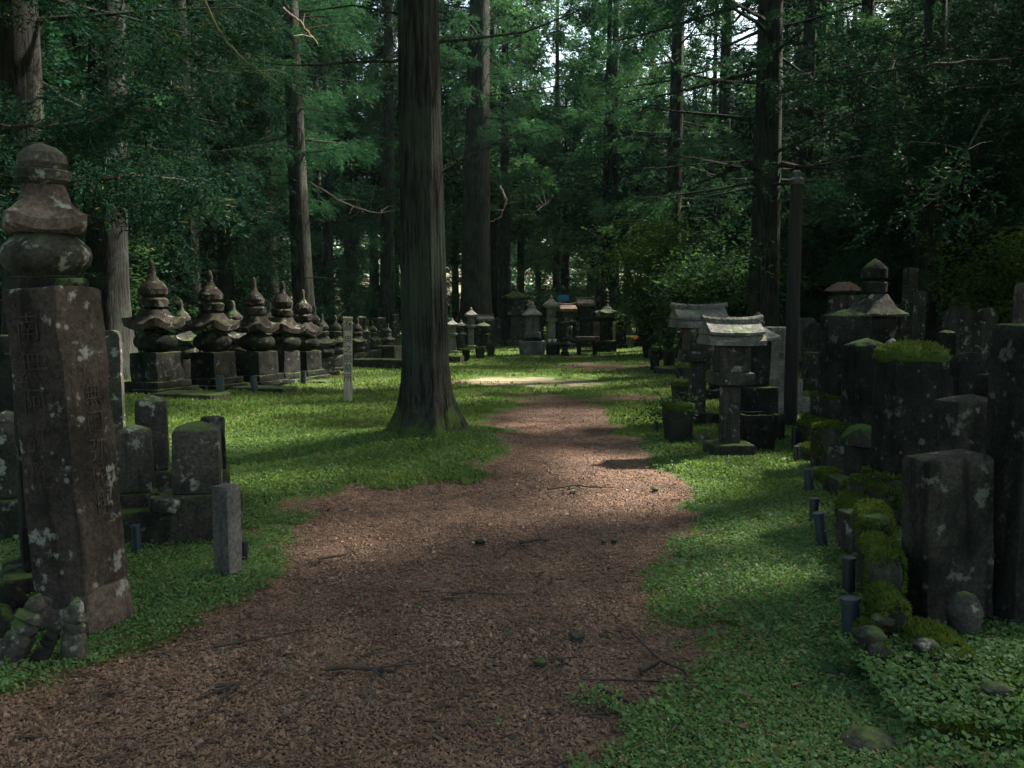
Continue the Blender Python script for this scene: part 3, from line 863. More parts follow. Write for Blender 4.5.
shrub(905, 30, 4.0, 2.6, 900, 'broad_dark', 'dark leafy shrub over the far grey headstones', 48, .5)
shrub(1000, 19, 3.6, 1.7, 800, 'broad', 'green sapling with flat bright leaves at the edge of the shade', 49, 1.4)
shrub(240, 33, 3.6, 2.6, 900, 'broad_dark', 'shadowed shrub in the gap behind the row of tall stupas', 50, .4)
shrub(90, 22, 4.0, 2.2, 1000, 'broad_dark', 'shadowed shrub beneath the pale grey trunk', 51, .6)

# the wood closing the view far off, read as one mass
g = np.random.default_rng(71)
n = 15000
P = np.stack([g.uniform(-125, 125, n), g.uniform(96, 125, n), g.random(n) ** 1.3 * 16 + .2], 1)
P = P[fbm(P * np.array([.22, .05, .30]), 19, 3) > .44]
V = orient(SPRIG_FAR, P, np.concatenate([g.normal(size=(len(P), 2)), g.uniform(-.9, .1, (len(P), 1))], 1), 2.3 * g.uniform(.6, 1.3, len(P)), g).reshape(-1, 3)
tag(obj('distant_wood', quads('distant_wood', V, M['needle'])), 'far-off wall of forest closing the view behind all the trunks', 'forest', kind='stuff')

# single boughs of the trees outside the picture
def bough(label, pts, r0, r1, mat, seed, sprays=0, name='hanging_branch', leaf='needle_dark'):
    rng = np.random.default_rng(seed)
    P0 = np.array([at(*p) for p in pts])
    base = P0[0].copy()
    P0 = P0 - base
    tt = np.linspace(0, len(P0) - 1, len(P0) * 5)
    P = np.stack([np.interp(tt, np.arange(len(P0)), P0[:, k]) for k in range(3)], 1)
    for _ in range(3): P[1:-1] = (P[:-2] + 2 * P[1:-1] + P[2:]) / 4
    P[1:-1] += rng.normal(size=(len(P) - 2, 3)) * r0 * .35
    t = thing(name, label, 'branch', base)
    mb = MB(); mb.add(*tube(P, np.linspace(r0, r1, len(P)), 7))
    for k in range(5):
        q = P[rng.integers(3, len(P) - 2)]; d = rng.normal(size=3) * [.3, .3, .2]
        mb.add(*tube(np.array([q, q + d * .6, q + d * 1.1 + [0, 0, -.05]]), np.linspace(r1 * .8, r1 * .3, 3), 5))
    obj('limb', mb.mesh('limb', M[mat]), t)
    if sprays:
        i = rng.integers(len(P) // 4, len(P), sprays)
        pos = P[i] + rng.normal(size=(sprays, 3)) * [.35, .35, .16]
        d = np.concatenate([rng.normal(size=(sprays, 2)), rng.uniform(-.9, 0, (sprays, 1))], 1)
        obj('needles', quads('needles', orient(SPRIG, pos, d, .42 * rng.uniform(.6, 1.3, sprays), rng).reshape(-1, 3), M[leaf]), t)
    return t
bough('long bare mossy branch slanting down from the treetops, catching light', [(188, -30, 9), (212, 20, 9.2), (240, 58, 9.4), (277, 82, 9.6)], .020, .006, 'twig_moss', 61)
bough('short bare brown branch hanging beside the mossy slanting one', [(283, 8, 13), (300, 22, 13), (318, 44, 13.2)], .022, .007, 'twig_pale', 62)
bough('thin arched twig with a pale end low beside the tall cedar', [(310, 182, 16), (345, 204, 16), (378, 214, 16), (396, 210, 16)], .016, .005, 'twig_pale', 63)
bough('curled pale dead branch hanging by the massive old cedar', [(500, 186, 33), (507, 200, 33), (501, 218, 33), (490, 222, 33)], .05, .02, 'twig_pale', 64)
bough('pale broken branch stub in the middle of the far foliage', [(554, 196, 32), (546, 205, 32), (536, 207, 32)], .06, .02, 'twig_pale', 65)
bough('long dark arching bough over the onion topped stupa', [(1010, 60, 12), (960, 62, 12.5), (890, 70, 13), (830, 80, 13.5), (790, 82, 14)], .035, .008, 'twig', 66, 130)
bough('thin drooping twig trailing down in front of the dark cedar', [(990, 110, 10), (960, 160, 10), (935, 200, 10), (905, 218, 10)], .014, .004, 'twig', 67, 30)
bough('dark bough with feathery needles over the roofed stupa', [(-40, 120, 9), (40, 128, 9.4), (110, 118, 9.8), (165, 86, 10)], .03, .008, 'twig', 68, 150)
bough('drooping needle bough in front of the pale grey trunk', [(60, 185, 11), (130, 175, 11), (190, 180, 11.4), (215, 205, 11.8)], .026, .007, 'twig', 69, 150)

# ------------------------------------------------------------------ stones
def put(px, Y):
    x = (px - 512) / F * Y
    return np.array([x, Y, H1(x, Y) - .02])

def ztop(py, Y):
    return at(512, py, Y)[2]

_seed = [1000]
def ns():
    _seed[0] += 7
    return _seed[0]

def part(name, pieces, mat, parent, sharp=38, z=0, rot=(0, 0, 0), loc=None):
    mb = MB()
    for p in pieces: mb.add(*p)
    return obj(name, mb.mesh(name, M[mat], True, sharp), parent, loc if loc is not None else (0, 0, z), rot)

def moss_pad(parent, w, d, h, z, n=900, size=.03, e=4, name='moss_cushion', loc=(0, 0), seed=None):
    sd = ns() if seed is None else seed
    rng = np.random.default_rng(sd)
    V, Fs = loft([(z - .03, w / 2 * .9, d / 2 * .9, e), (z + .005, w / 2 * 1.03, d / 2 * 1.03, e), (z + h * .55, w / 2 * .96, d / 2 * .96, e), (z + h * .9, w / 2 * .6, d / 2 * .6, e * .7),
                  (z + h, w / 2 * .1, d / 2 * .1, 2)], 32, .025, 5, sd, .05)
    mb = MB(); mb.add(V, Fs); mb.add(*fuzz(V, Fs, n, size, rng))
    return obj(name, mb.mesh(name, M['moss'], True, 60), parent, (loc[0], loc[1], 0))

def headstone(px, Y, wpx, top, label, kind='pyramid', dep=.85, rot=0.0, lean=(0, 0), steps=(), mat='stone', group=None, name='headstone', cat='gravestone', moss=0.0, taper=.05, base_mat=None, K=40, pyr=.12, ztop_abs=None, tuft=0):
    s = Y / F
    loc = put(px, Y)
    w = wpx * s / (abs(math.cos(rot)) + dep * abs(math.sin(rot)))
    d = w * dep
    hgt = (ztop(top, Y) if ztop_abs is None else ztop_abs) - loc[2]
    t = thing(name, label, cat, loc, rot, group, lean)
    z = 0.0
    for k, (mul, hh) in enumerate(steps):
        bp = block(w * mul, d * mul, hh, z, amp=.012, seed=ns(), bev=.03, K=K)
        st = part('base_step', [bp], base_mat or mat, t)
        if tuft:
            g = np.random.default_rng(ns())
            fv, ff = fuzz(bp[0], bp[1], tuft, .030, g, .15, .5)
            cen = fv.reshape(-1, 3, 3).mean(1)
            kp = fbm(cen * 5 + px, 7, 3) + .25 * (cen[:, 2] > z + hh * .9) > .52
            fv = fv.reshape(-1, 3, 3)[kp].reshape(-1, 3)
            obj('moss', mesh_np('moss', fv, [np.arange(len(fv)).reshape(-1, 3)], M['moss'], smooth=False), st)
        z += hh
    h = hgt - z
    if kind == 'pyramid':
        p = block(w, d, h - w * pyr, z, taper=taper, top=w * pyr, amp=.008, seed=ns(), K=K)
    elif kind == 'round':
        a, b = w / 2, d / 2
        S = [(z, a, b, 14)] + [(z + h - a + a * math.sin(q), a * (1 - taper) * max(.05, math.cos(q)) ** .7, b * (1 - .25 * math.sin(q)), 12 - 6 * math.sin(q)) for q in np.linspace(0, PI / 2, 7)]
        p = loft(S, K, .008, 6, ns(), .07)
    else:
        p = block(w, d, h, z, taper=taper, amp=.010, seed=ns(), bev=.028, K=K)
    part('shaft', [p], mat, t)
    if moss > 0:
        moss_pad(t, w * 1.02, d * 1.02, moss, h + z - .01)
    return t

def gorinto(px, Y, W, label, rot=.75, top=None, mat='stone', group=None, finial='onion', slab=((1.3, .10),), name='stone_stupa', cat='stone stupa', lean=(0, 0), cap_mat=None, z_abs=None, wide=1.0):
    loc = put(px, Y)
    if top is not None:
        tot = ztop(top, Y) - loc[2] - sum(h for _, h in slab)
        W = tot / 3.42 if finial == 'onion' else tot / 3.05
    t = thing(name, label, cat, loc, rot, group, lean)
    t.scale = (wide, wide, 1)
    z = 0.0; A = .010 * (1.6 if W > .5 else 1)
    K = 40 if Y < 25 else 24
    for m, h in slab:
        part('base_slab', [block(W * m, W * m, h, z, amp=A, seed=ns(), K=K)], mat, t); z += h
    a = W / 2
    vr = np.random.default_rng(int(px * 7))
    q1, q2, q3, q4 = vr.uniform(.92, 1.08, 4)
    part('cube_block', [block(W * q3, W * q3, W * .78, z, amp=A, seed=ns(), bev=.02, K=K)], mat, t); z += W * .78
    W0 = W; W = W0 * 1.0
    g = [(z + W * .31 * (1 + math.sin(q)) , W * .60 * max(.42, math.cos(q)) ** .8, W * .60 * max(.42, math.cos(q)) ** .8, 2.25) for q in np.linspace(-PI / 2, PI / 2, 9)]
    o_ = part('globe', [loft(g, K, A, 5, ns(), .08)], mat, t); o_.scale = (q1, q1, 1); z += W * .60
    cm = cap_mat or mat
    o_ = part('roof', [loft([(z + .02, a * .80, a * .80, 8), (z + W * .04, a * 1.18, a * 1.18, 9, W * .10), (z + W * .19, a * 1.24, a * 1.24, 9, W * .17), (z + W * .27, a * .98, a * .98, 7, W * .10),
                        (z + W * .40, a * .74, a * .74, 6, W * .02), (z + W * .58, a * .56, a * .56, 5)], 48 if Y < 25 else 32, A, 5, ns(), .06)], cm, t); o_.scale = (q2, q2, 1); o_.rotation_euler = (0, 0, vr.uniform(-.12, .12)); z += W * .575
    part('bowl', [loft([(z, a * .46, a * .46, 2.1), (z + W * .08, a * .70, a * .70, 2.1), (z + W * .27, a * .78, a * .78, 2.1), (z + W * .33, a * .62, a * .62, 2.1)], K, A * .7, 6, ns(), .05)], cm, t); z += W * .325
    if finial == 'onion':
        S = [(z, a * .45, a * .45, 2), (z + W * .10, a * .72, a * .72, 2), (z + W * .24, a * .76, a * .76, 2), (z + W * .38, a * .58, a * .58, 2), (z + W * .52, a * .30, a * .30, 2), (z + W * .64, a * .19, a * .19, 2),
             (z + W * .84, a * .19, a * .19, 2), (z + W * .96, a * .13, a * .13, 2), (z + W, a * .03, a * .03, 2)]
    else:
        S = [(z, a * .55, a * .55, 2), (z + W * .10, a * .72, a * .72, 2), (z + W * .28, a * .74, a * .74, 2), (z + W * .44, a * .58, a * .58, 2), (z + W * .54, a * .28, a * .28, 2), (z + W * .62, a * .03, a * .03, 2)]
    o_ = part('finial', [loft(S, K, A * .7, 6, ns(), .05)], cm, t); o_.scale = (q4, q4, 1)
    return t

def text_on(parent, chars, size, loc, rotz, mat, depth=.003, dy=1.05, name='inscription'):
    cu = bpy.data.curves.new(name, 'FONT')
    cu.body = "\n".join(chars); cu.size = size; cu.align_x = 'CENTER'; cu.space_line = dy
    cu.extrude = depth; cu.offset = 0 if mat == 'ink' else -.0018 * size / .1; cu.resolution_u = 2
    tmp = bpy.data.objects.new('tmp', cu); COL.objects.link(tmp)
    bpy.context.view_layer.update()
    me = bpy.data.meshes.new_from_object(tmp.evaluated_get(bpy.context.evaluated_depsgraph_get()))
    bpy.data.objects.remove(tmp)
    me.materials.clear(); me.materials.append(M[mat])
    return obj(name, me, parent, loc, (PI / 2, 0, rotz))

# --- the near graves on the shaded side
loc = put(75, 4.22)
t = thing('stone_pillar', 'tall square brown stone pillar with carved characters, nearest on its side', 'stone pillar', loc, R(-15), None, (R(-.2), R(-3.4)))
part('shaft', [block(.31, .31, ztop(277, 4.22) - loc[2], -.05, e=22, amp=.013, seed=ns(), bev=.018, K=56, step=.05)], 'stone_red', t)
part('rough_foot', [loft([(-.06, .178, .178, 8), (.08, .176, .176, 8), (.17, .168, .168, 9), (.22, .158, .158, 14)], 48, .03, 7, ns(), .035)], 'stone_tuff', t)
text_on(t, "南無阿弥陀佛", .125, (.1575, .02, 1.28), PI / 2, 'carved_soft', .0025, 1.1)
text_on(t, "南無阿弥陀佛", .15, (-.02, -.1575, 1.48), 0, 'carved_left', .0022, 1.2)

# roofed stupa behind the pillar
Y = 4.95; loc = put(51, Y); s = Y / F
t = thing('roofed_stupa', 'stone stupa with a lichened flared roof and round finial behind the tall pillar', 'stone stupa', loc, .55)
zz = [ztop(p, Y) - loc[2] for p in (278, 234, 222, 186, 170, 143)]
part('base_slab', [block(.60, .60, .14, 0, amp=.01, seed=ns())], 'stone_dark', t)
part('cube_block', [block(.40, .40, zz[0] - .14, .14, amp=.01, seed=ns())], 'stone_dark', t)
gm_ = (zz[0] + zz[1]) / 2; gh = (zz[1] - zz[0]) / 2
part('globe', [loft([(gm_ + gh * math.sin(q), .245 * max(.55, math.cos(q)) ** .7, .245 * max(.55, math.cos(q)) ** .7, 2.3) for q in np.linspace(-PI / 2, PI / 2, 9)], 48, .012, 6, ns(), .05)], 'stone', t)
part('roof', [loft([(zz[1] - .005, .17, .17, 8), (zz[1] + .01, .205, .205, 9, .03), (zz[2], .21, .21, 9, .035), (zz[2] + .03, .185, .185, 8, .02), ((zz[2] + zz[3]) / 2, .135, .135, 6), (zz[3], .105, .105, 4)], 56, .010, 7, ns(), .03)], 'stone_tuff', t)
part('collar', [loft([(zz[3], .10, .10, 2), (zz[3] + .03, .14, .14, 2), (zz[4] - .01, .15, .15, 2), (zz[4], .13, .13, 2)], 40, .006, 7, ns(), .03)], 'stone', t)
hh = zz[5] - zz[4]
part('finial', [loft([(zz[4], .115, .115, 2), (zz[4] + hh * .2, .135, .135, 2), (zz[4] + hh * .55, .128, .128, 2), (zz[4] + hh * .8, .085, .085, 2), (zz[4] + hh * .93, .03, .03, 2), (zz[4] + hh, .008, .008, 2)], 40, .008, 7, ns(), .03)], 'stone', t)

# terrace with the small lichened stones
def plinth(px, Y, wpx, h, d, label, rot=.0, mat='stone_moss', name='stone_plinth'):
    loc = put(px, Y)
    o = part(name, [block(wpx * Y / F, d, h, -.05, amp=.015, seed=ns(), bev=.03, e=16)], mat, None)
    o.location = loc; o.rotation_euler = (0, 0, rot)
    return tag(o, label, 'plinth')
plinth(170, 6.15, 118, .30, .75, 'mossy stone plinth under the four lichened stones', .12)
headstone(131, 6.0, 40, 424, 'lichen spotted headstone with a hipped top beside the tall pillar', 'pyramid', .9, .3, steps=((1.25, .36),), mat='stone', base_mat='stone_moss', pyr=.16)
headstone(149, 6.55, 38, 395, 'taller lichened headstone at the back of the plinth', 'pyramid', .9, .35, steps=((1.2, .40),), mat='stone', base_mat='stone_moss', pyr=.14)
headstone(194, 5.95, 54, 421, 'broad pale spotted headstone behind the small granite post', 'pyramid', .8, .25, steps=((1.15, .36),), mat='stone', base_mat='stone_moss', pyr=.14)
headstone(210, 6.55, 30, 417, 'dark narrow headstone hidden behind the broad spotted one', 'flat', .9, .3, steps=((1.2, .40),), mat='stone_dark', base_mat='stone_moss')
headstone(4, 6.0, 42, 411, 'pale topped headstone at the shaded edge behind the tall pillar', 'pyramid', .9, .3, steps=((1.25, .32),), mat='stone', base_mat='stone_moss', pyr=.18)
o = part('fallen_stone', [block(.20, .14, .10, 0, amp=.02, seed=ns(), e=5)], 'stone', None); o.location = put(158, 5.72) + [0, 0, .27]; o.rotation_euler = (.1, .2, .4)
tag(o, 'small pale loose stone lying on the mossy plinth', 'stone')
headstone(112, 10.5, 20, 330, 'narrow grey headstone just past the edge of the tall pillar', 'round', .6, .2, mat='stone', taper=.02)
headstone(8, 9.2, 70, 335, 'dark wide headstone deep in shade behind the roofed stupa', 'flat', .6, .3, mat='stone_dark', steps=((1.2, .25),))
loc = put(222, 5.06)
t = thing('granite_post', 'small plain square granite post standing in the moss', 'granite post', loc, R(-24))
part('shaft', [block(.118, .118, ztop(477, 5.06) - loc[2], -.05, e=30, amp=.0015, seed=ns(), bev=.006, K=48)], 'stone_clean', t)
text_on(t, "奉納大師御廟参道", .046, (0, -.0590, .54), 0, 'carved_grey', .0012, 1.0)

# little one piece stupas lying at the foot of the pillar
def mini_stupa(px, py, w, h, label, lean, rotz, mat='stone_dark'):
    loc = gp(px, py)
    S = [(-.05, w * .5, w * .38, 5), (h * .40, w * .46, w * .36, 4), (h * .44, w * .36, w * .30, 3), (h * .47, w * .44, w * .36, 2.5), (h * .56, w * .45, w * .36, 2.5), (h * .60, w * .33, w * .28, 3),
         (h * .64, w * .46, w * .38, 6), (h * .72, w * .40, w * .32, 5), (h * .76, w * .28, w * .24, 3), (h * .80, w * .34, w * .29, 2.3), (h * .90, w * .28, w * .24, 2), (h, w * .05, w * .05, 2)]
    o = part('small_stupa', [loft(S, 32, .008, 9, ns(), .025)], mat, None, 60)
    o.location = loc; o.rotation_euler = (lean[0], lean[1], rotz)
    return tag(o, label, 'small stupa')
mini_stupa(73, 660, .10, .285, 'little grooved stupa standing upright against the foot of the tall pillar', (-.12, .05), 0, 'stone')
mini_stupa(8, 664, .125, .34, 'larger grooved little stupa leaning back beside the pillar', (-.15, .40), 0, 'stone')
mini_stupa(37, 664, .075, .21, 'slim smooth little stupa leaning between two grooved ones', (-.15, .45), 0, 'stone_dark')
for k, (px, py, sz, lb) in enumerate([(4, 612, .20, 'dark rounded rock at the edge of the shaded moss'), (-6, 640, .22, 'dark low rock beside the leaning little stupa'), (60, 606, .12, 'mossy rock behind the little stupas')]):
    o = part('rock', [loft([(-.08, sz * .5, sz * .45, 2.6), (sz * .3, sz * .55, sz * .45, 2.6), (sz * .7, sz * .3, sz * .28, 2.4), (sz * .85, sz * .06, sz * .06, 2)], 28, .03, 6, ns(), .04)], 'stone_dark', None, 60)
    o.location = gp(px, py); tag(o, lb, 'rock')

# --- the row of tall stupas
TALL = [(157, 16.3, 256, 'first and largest stone stupa of the row, nearest the tall pillar'), (213, 17.2, 265, 'second tall stupa of the row with a pale pointed finial'),
        (257, 18.2, 273, 'third tall stupa of the row, its reddish finial paired with the next one'), (281, 19.2, 277, 'fourth tall stupa standing close against the third'),
        (304, 20.3, 286, 'fifth tall stupa with an onion finial below the leaning cedar')]
for px, Y, tp, lb in TALL:
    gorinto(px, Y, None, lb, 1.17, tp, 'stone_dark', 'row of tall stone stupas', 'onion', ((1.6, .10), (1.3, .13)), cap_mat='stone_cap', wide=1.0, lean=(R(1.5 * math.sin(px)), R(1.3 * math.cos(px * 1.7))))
SMALL = [(324, 21.5, 311, 'smaller stupa following the five tall ones'), (337, 23.2, 313, 'small stupa half hidden behind the wooden signpost'), (357, 25.0, 316, 'small stupa just beyond the wooden signpost'),
         (374, 28.0, 319, 'small stupa halfway from the signpost to the tall cedar'), (388, 30.5, 322, 'last small stupa of the row, beside the tall cedar'),
         (185, 18.6, 296, 'small shaded stupa in the gap behind the first two tall ones'), (236, 19.8, 297, 'small shaded stupa in the gap behind the second and third tall ones'),
         (269, 21.2, 299, 'small shaded stupa behind the third and fourth tall ones'), (292, 22.6, 300, 'small shaded stupa behind the fourth and fifth tall ones'), (313, 22.8, 303, 'small shaded stupa close behind the fifth tall one')]
for px, Y, tp, lb in SMALL:
    gorinto(px, Y, None, lb, .6, tp, 'stone', 'small stone stupas behind and after the tall row', 'onion', ((1.4, .10),), cap_mat='stone', wide=1.0, lean=(R(2 * math.sin(px)), R(2 * math.cos(px))))
for k, (px, Y, wpx, h, d, lb) in enumerate([(190, 15.4, 70, .16, .7, 'low mossy kerb stone before the first tall stupa'), (262, 17.0, 62, .14, .6, 'rubble kerb stone before the third tall stupa'),
                                            (312, 19.4, 40, .12, .5, 'flat kerb stone before the fifth tall stupa'), (384, 24.6, 62, .30, .7, 'long mossy kerb step beside the tall cedar'), (372, 28.5, 60, .55, .8, 'upper mossy kerb step behind the long one')]):
    plinth(px, Y, wpx, h, d, lb, -.25, 'stone_moss', 'kerb_stone')
SM2 = [(366, 26.5, 11, 330, 'flat topped little headstone past the signpost'), (396, 33, 9, 314, 'thin grey headstone touching the edge of the tall cedar'), (381, 33.5, 10, 317, 'square grey headstone up on the mossy step'),
       (350, 30, 12, 322, 'broad little headstone behind the signpost'), (362, 35, 10, 316, 'far little headstone between two small stupas')]
for px, Y, wp, tp, lb in SM2:
    headstone(px, Y, wp, tp, lb, 'pyramid', .8, .4, mat='stone', K=24, steps=((1.4, .18),))
loc = put(347, 15.3)
t = thing('signpost', 'weathered wooden signpost with black written characters in front of the stupas', 'signpost', loc, .22, None, (0, R(1.0)))
part('post', [block(.155, .125, ztop(313, 15.3) - loc[2], -.1, e=30, amp=.002, seed=ns(), bev=.008, K=40)], 'wood', t)
part('cap', [block(.18, .15, .03, ztop(313, 15.3) - loc[2] - .1, e=20, amp=.002, seed=ns(), bev=.008)], 'wood', t)
text_on(t, "史蹟", .15, (-.002, -.0645, 1.42), 0, 'ink', .001, .85)
text_on(t, "奥之院墓所", .15, (-.002, -.0645, 1.08), 0, 'ink', .001, 1.15)

# --- monuments at the end of the path
def lantern(px, Y, wpx, top, label, rot=.1, mat='stone', roof='pyramid', roof_mat=None, group=None, name='stone_lantern', thick=.30, steps=1):
    """stone lantern: foot, shaft, table, fire box, roof, finial"""
    loc = put(px, Y); W = wpx * Y / F; Ht = ztop(top, Y) - loc[2]
    t = thing(name, label, 'stone lantern', loc, rot, group)
    K = 28 if Y > 20 else 40
    a = W / 2; rm = roof_mat or mat
    z = 0.0
    hf = Ht * .12
    part('foot', [block(W * .82, W * .82, hf, -.03, amp=.008, seed=ns(), K=K)], mat, t); z = hf - .03
    hs = Ht * .38
    part('shaft', [block(W * thick, W * thick, hs, z, amp=.006, seed=ns(), K=K, taper=.06)], mat, t); z += hs
    part('table', [loft([(z, a * .45, a * .45, 9), (z + Ht * .03, a * .76, a * .76, 10), (z + Ht * .08, a * .78, a * .78, 12), (z + Ht * .085, a * .7, a * .7, 12)], K, .006, 6, ns(), .06)], mat, t); z += Ht * .085
    part('fire_box', [block(W * .58, W * .58, Ht * .19, z, amp=.006, seed=ns(), K=K, bev=.015)], mat, t); z += Ht * .19
    if roof == 'pyramid':
        part('roof', [loft([(z, a * .7, a * .7, 9), (z + Ht * .01, a * 1.0, a * 1.0, 10, W * .03), (z + Ht * .045, a * 1.02, a * 1.02, 10, W * .05), (z + Ht * .075, a * .78, a * .78, 8, W * .01), (z + Ht * .12, a * .42, a * .42, 6), (z + Ht * .15, a * .26, a * .26, 4)], K, .007, 6, ns(), .05)], rm, t)
        z += Ht * .148
        r = a * .24
        part('finial', [loft([(z, r * .7, r * .7, 2), (z + Ht * .012, r, r, 2), (z + Ht * .04, r * .9, r * .9, 2), (z + Ht * .065, r * .4, r * .4, 2), (z + Ht * .078, r * .05, r * .05, 2)], 20, .003, 8, ns(), .03)], mat, t)
    else:
        part('roof', [loft([(z, a * .7, a * .6, 9), (z + Ht * .01, a * 1.02, a * .9, 14), (z + Ht * .06, a * 1.02, a * .9, 14), (z + Ht * .12, a * .92, a * .3, 10), (z + Ht * .14, a * .9, a * .12, 8)], K, .007, 6, ns(), .05)], rm, t)
        z += Ht * .135
        part('ridge', [tube(np.array([[-a * 1.02, 0, z + Ht * .045], [-a * .7, 0, z + Ht * .02], [0, 0, z + Ht * .012], [a * .7, 0, z + Ht * .02], [a * 1.02, 0, z + Ht * .045]]), Ht * .022, 8)], rm, t)
    return t
lantern(515, 40, 25, 286, 'squat stone lantern with a wide dark roof beside the monument', .2, 'stone', 'pyramid', 'stone_moss', thick=.5)
lantern(551, 36.5, 15, 294, 'slim grey lantern with a pale roof just behind the box altar', .1, 'stone_grey', 'pyramid', 'stone_pale', thick=.55)
lantern(567, 38, 18, 300, 'lantern with a reddish flat roof below the blue bibbed statue', .15, 'stone', 'gable', 'roofred', thick=.4)
lantern(584, 39, 19, 294, 'lantern with a brown two sided roof beside the reddish one', .15, 'stone_dark', 'gable', 'stone_tuff', thick=.4)
lantern(452, 33, 13, 317, 'small lantern with a white topped roof next to the tall cedar', .2, 'stone_grey', 'pyramid', 'stone_pale', thick=.6)
lantern(461, 35, 12, 319, 'small dull lantern between a white roofed and a taller one', .2, 'stone', 'pyramid', 'stone', thick=.6)
lantern(471, 36, 12, 306, 'taller slim lantern with a bright hat roof before the massive cedar', .2, 'stone_grey', 'pyramid', 'stone_pale', thick=.5)
lantern(485, 37.5, 18, 312, 'broad lantern with a long flat roof before the massive cedar', .1, 'stone', 'gable', 'stone_grey', thick=.4)
lantern(483, 34, 14, 319, 'low dark lantern with a domed roof in front of the broad one', .2, 'stone_dark', 'pyramid', 'stone', thick=.6)

# square monument on a box base
Y = 32.0; loc = put(532, Y); s = Y / F
t = thing('square_monument', 'square stepped grey monument with a hipped roof at the end of the path', 'monument', loc, .08)
zz = [ztop(p, Y) - loc[2] for p in (354.5, 341, 337, 332, 316, 308.5, 301)]
part('base_slab', [block(30 * s, 30 * s, .08, -.03, amp=.005, seed=ns(), K=28)], 'stone_pale', t)
part('base_box', [block(24 * s, 24 * s, zz[1] - .05, .05, amp=.006, seed=ns(), K=28)], 'stone_grey', t)
part('step', [block(19 * s, 19 * s, zz[2] - zz[1], zz[1], amp=.006, seed=ns(), K=28)], 'stone_dark', t)
part('step', [block(16 * s, 16 * s, zz[3] - zz[2], zz[2], amp=.006, seed=ns(), K=28)], 'stone_grey', t)
part('body', [block(13 * s, 13 * s, zz[4] - zz[3], zz[3], amp=.006, seed=ns(), K=28)], 'stone_grey', t)
part('roof', [loft([(zz[4], 6 * s, 6 * s, 10), (zz[4] + .02, 9.4 * s, 9.4 * s, 12), (zz[4] + .07, 9.4 * s, 9.4 * s, 12), ((zz[4] + zz[5]) / 2 + .05, 6.0 * s, 6.0 * s, 9), (zz[5], 4.0 * s, 4.0 * s, 8)], 32, .006, 6, ns(), .06)], 'stone_pale', t)
part('finial', [loft([(zz[5], 3.4 * s, 3.4 * s, 6), (zz[5] + .1, 3.6 * s, 3.6 * s, 6), (zz[5] + .12, 2.0 * s, 2.0 * s, 2), (zz[5] + .2, 2.4 * s, 2.4 * s, 2), (zz[6], .3 * s, .3 * s, 2)], 24, .004, 8, ns(), .05)], 'stone_pale', t)

# box altar with two white cups
Y = 31.5; loc = put(553, Y); s = Y / F
t = thing('box_altar', 'low dark stone box altar beside the square monument', 'altar', loc, .05)
part('body', [block(13 * s, .4, ztop(342, Y) - loc[2] - .06, -.03, amp=.006, seed=ns(), K=28)], 'stone_dark', t)
part('top_slab', [block(14.5 * s, .46, .06, ztop(342, Y) - loc[2] - .06, amp=.005, seed=ns(), K=28)], 'stone', t)
for px, lb in ((549.5, 'white cup on the dark box altar, nearer the square monument'), (554.8, 'white cup on the dark box altar, farther from the square monument')):
    o = part('offering_cup', [loft([(0, .04, .04, 2), (.02, .055, .055, 2), (.10, .07, .07, 2), (.11, .065, .065, 2), (.09, .05, .05, 2)], 20, 0)], 'white', None)
    o.location = (*put(px, Y)[:2], ztop(342, Y)); o.location.y -= .06; tag(o, lb, 'cup')
Y = 31.0; loc = put(565, Y)
t = thing('stacked_stones', 'small tiered stone marker between the box altar and the stone table', 'stone marker', loc)
for k, (a0, hh) in enumerate([(.30, .18), (.22, .16), (.28, .10), (.18, .14), (.24, .06)]):
    part('tier', [block(a0, a0, hh, sum(q for _, q in [(.30, .18), (.22, .16), (.28, .10), (.18, .14), (.24, .06)][:k]), amp=.006, seed=ns(), K=24)], 'stone_dark' if k % 2 == 0 else 'stone', t)
# stone table
Y = 31.5; loc = put(587, Y); s = Y / F
t = thing('stone_table', 'stone offering table with a pale slab top and two block legs', 'stone table', loc, .06)
zt = ztop(336.5, Y) - loc[2]
part('slab', [block(23 * s, .5, .13, zt - .13, amp=.008, seed=ns(), K=28)], 'stone_tuff', t)
for sx in (-1, 1): part('leg', [block(.13, .4, zt - .13, -.03, amp=.006, seed=ns(), K=24)], 'stone_dark', t, loc=(sx * 8 * s, 0, .0))
part('shelf', [block(12 * s, .34, .07, .14, amp=.006, seed=ns(), K=24)], 'stone', t)
# thin pagoda
Y = 34; loc = put(606, Y); s = Y / F
t = thing('stone_pagoda', 'dark slender stone pagoda with a ringed spire and one wide roof', 'stone pagoda', loc, .15)
zz = [ztop(p, Y) - loc[2] for p in (352, 340, 318, 313, 306, 287)]
part('base', [block(18 * s, 18 * s, zz[1], -.02, amp=.008, seed=ns(), K=28)], 'stone_dark', t)
part('body', [block(11 * s, 11 * s, zz[2] - zz[1] + .02, zz[1] - .02, amp=.008, seed=ns(), K=28)], 'stone_dark', t)
part('roof', [loft([(zz[2], 5 * s, 5 * s, 9), (zz[2] + .04, 9.6 * s, 9.6 * s, 10, .06), (zz[3], 9.8 * s, 9.8 * s, 10, .08), (zz[3] + .12, 5.5 * s, 5.5 * s, 7), (zz[4], 3 * s, 3 * s, 4)], 32, .006, 6, ns(), .06)], 'stone', t)
sp = [(zz[4] - .01, 2.2 * s, 2.2 * s, 2)]
for k in range(5):
    q = zz[4] + (zz[5] - zz[4]) * k / 5.6
    sp += [(q + .02, 2.2 * s, 2.2 * s, 2), (q + .07, 2.2 * s, 2.2 * s, 2), (q + .09, 1.2 * s, 1.2 * s, 2)]
sp += [(zz[5], .2 * s, .2 * s, 2)]
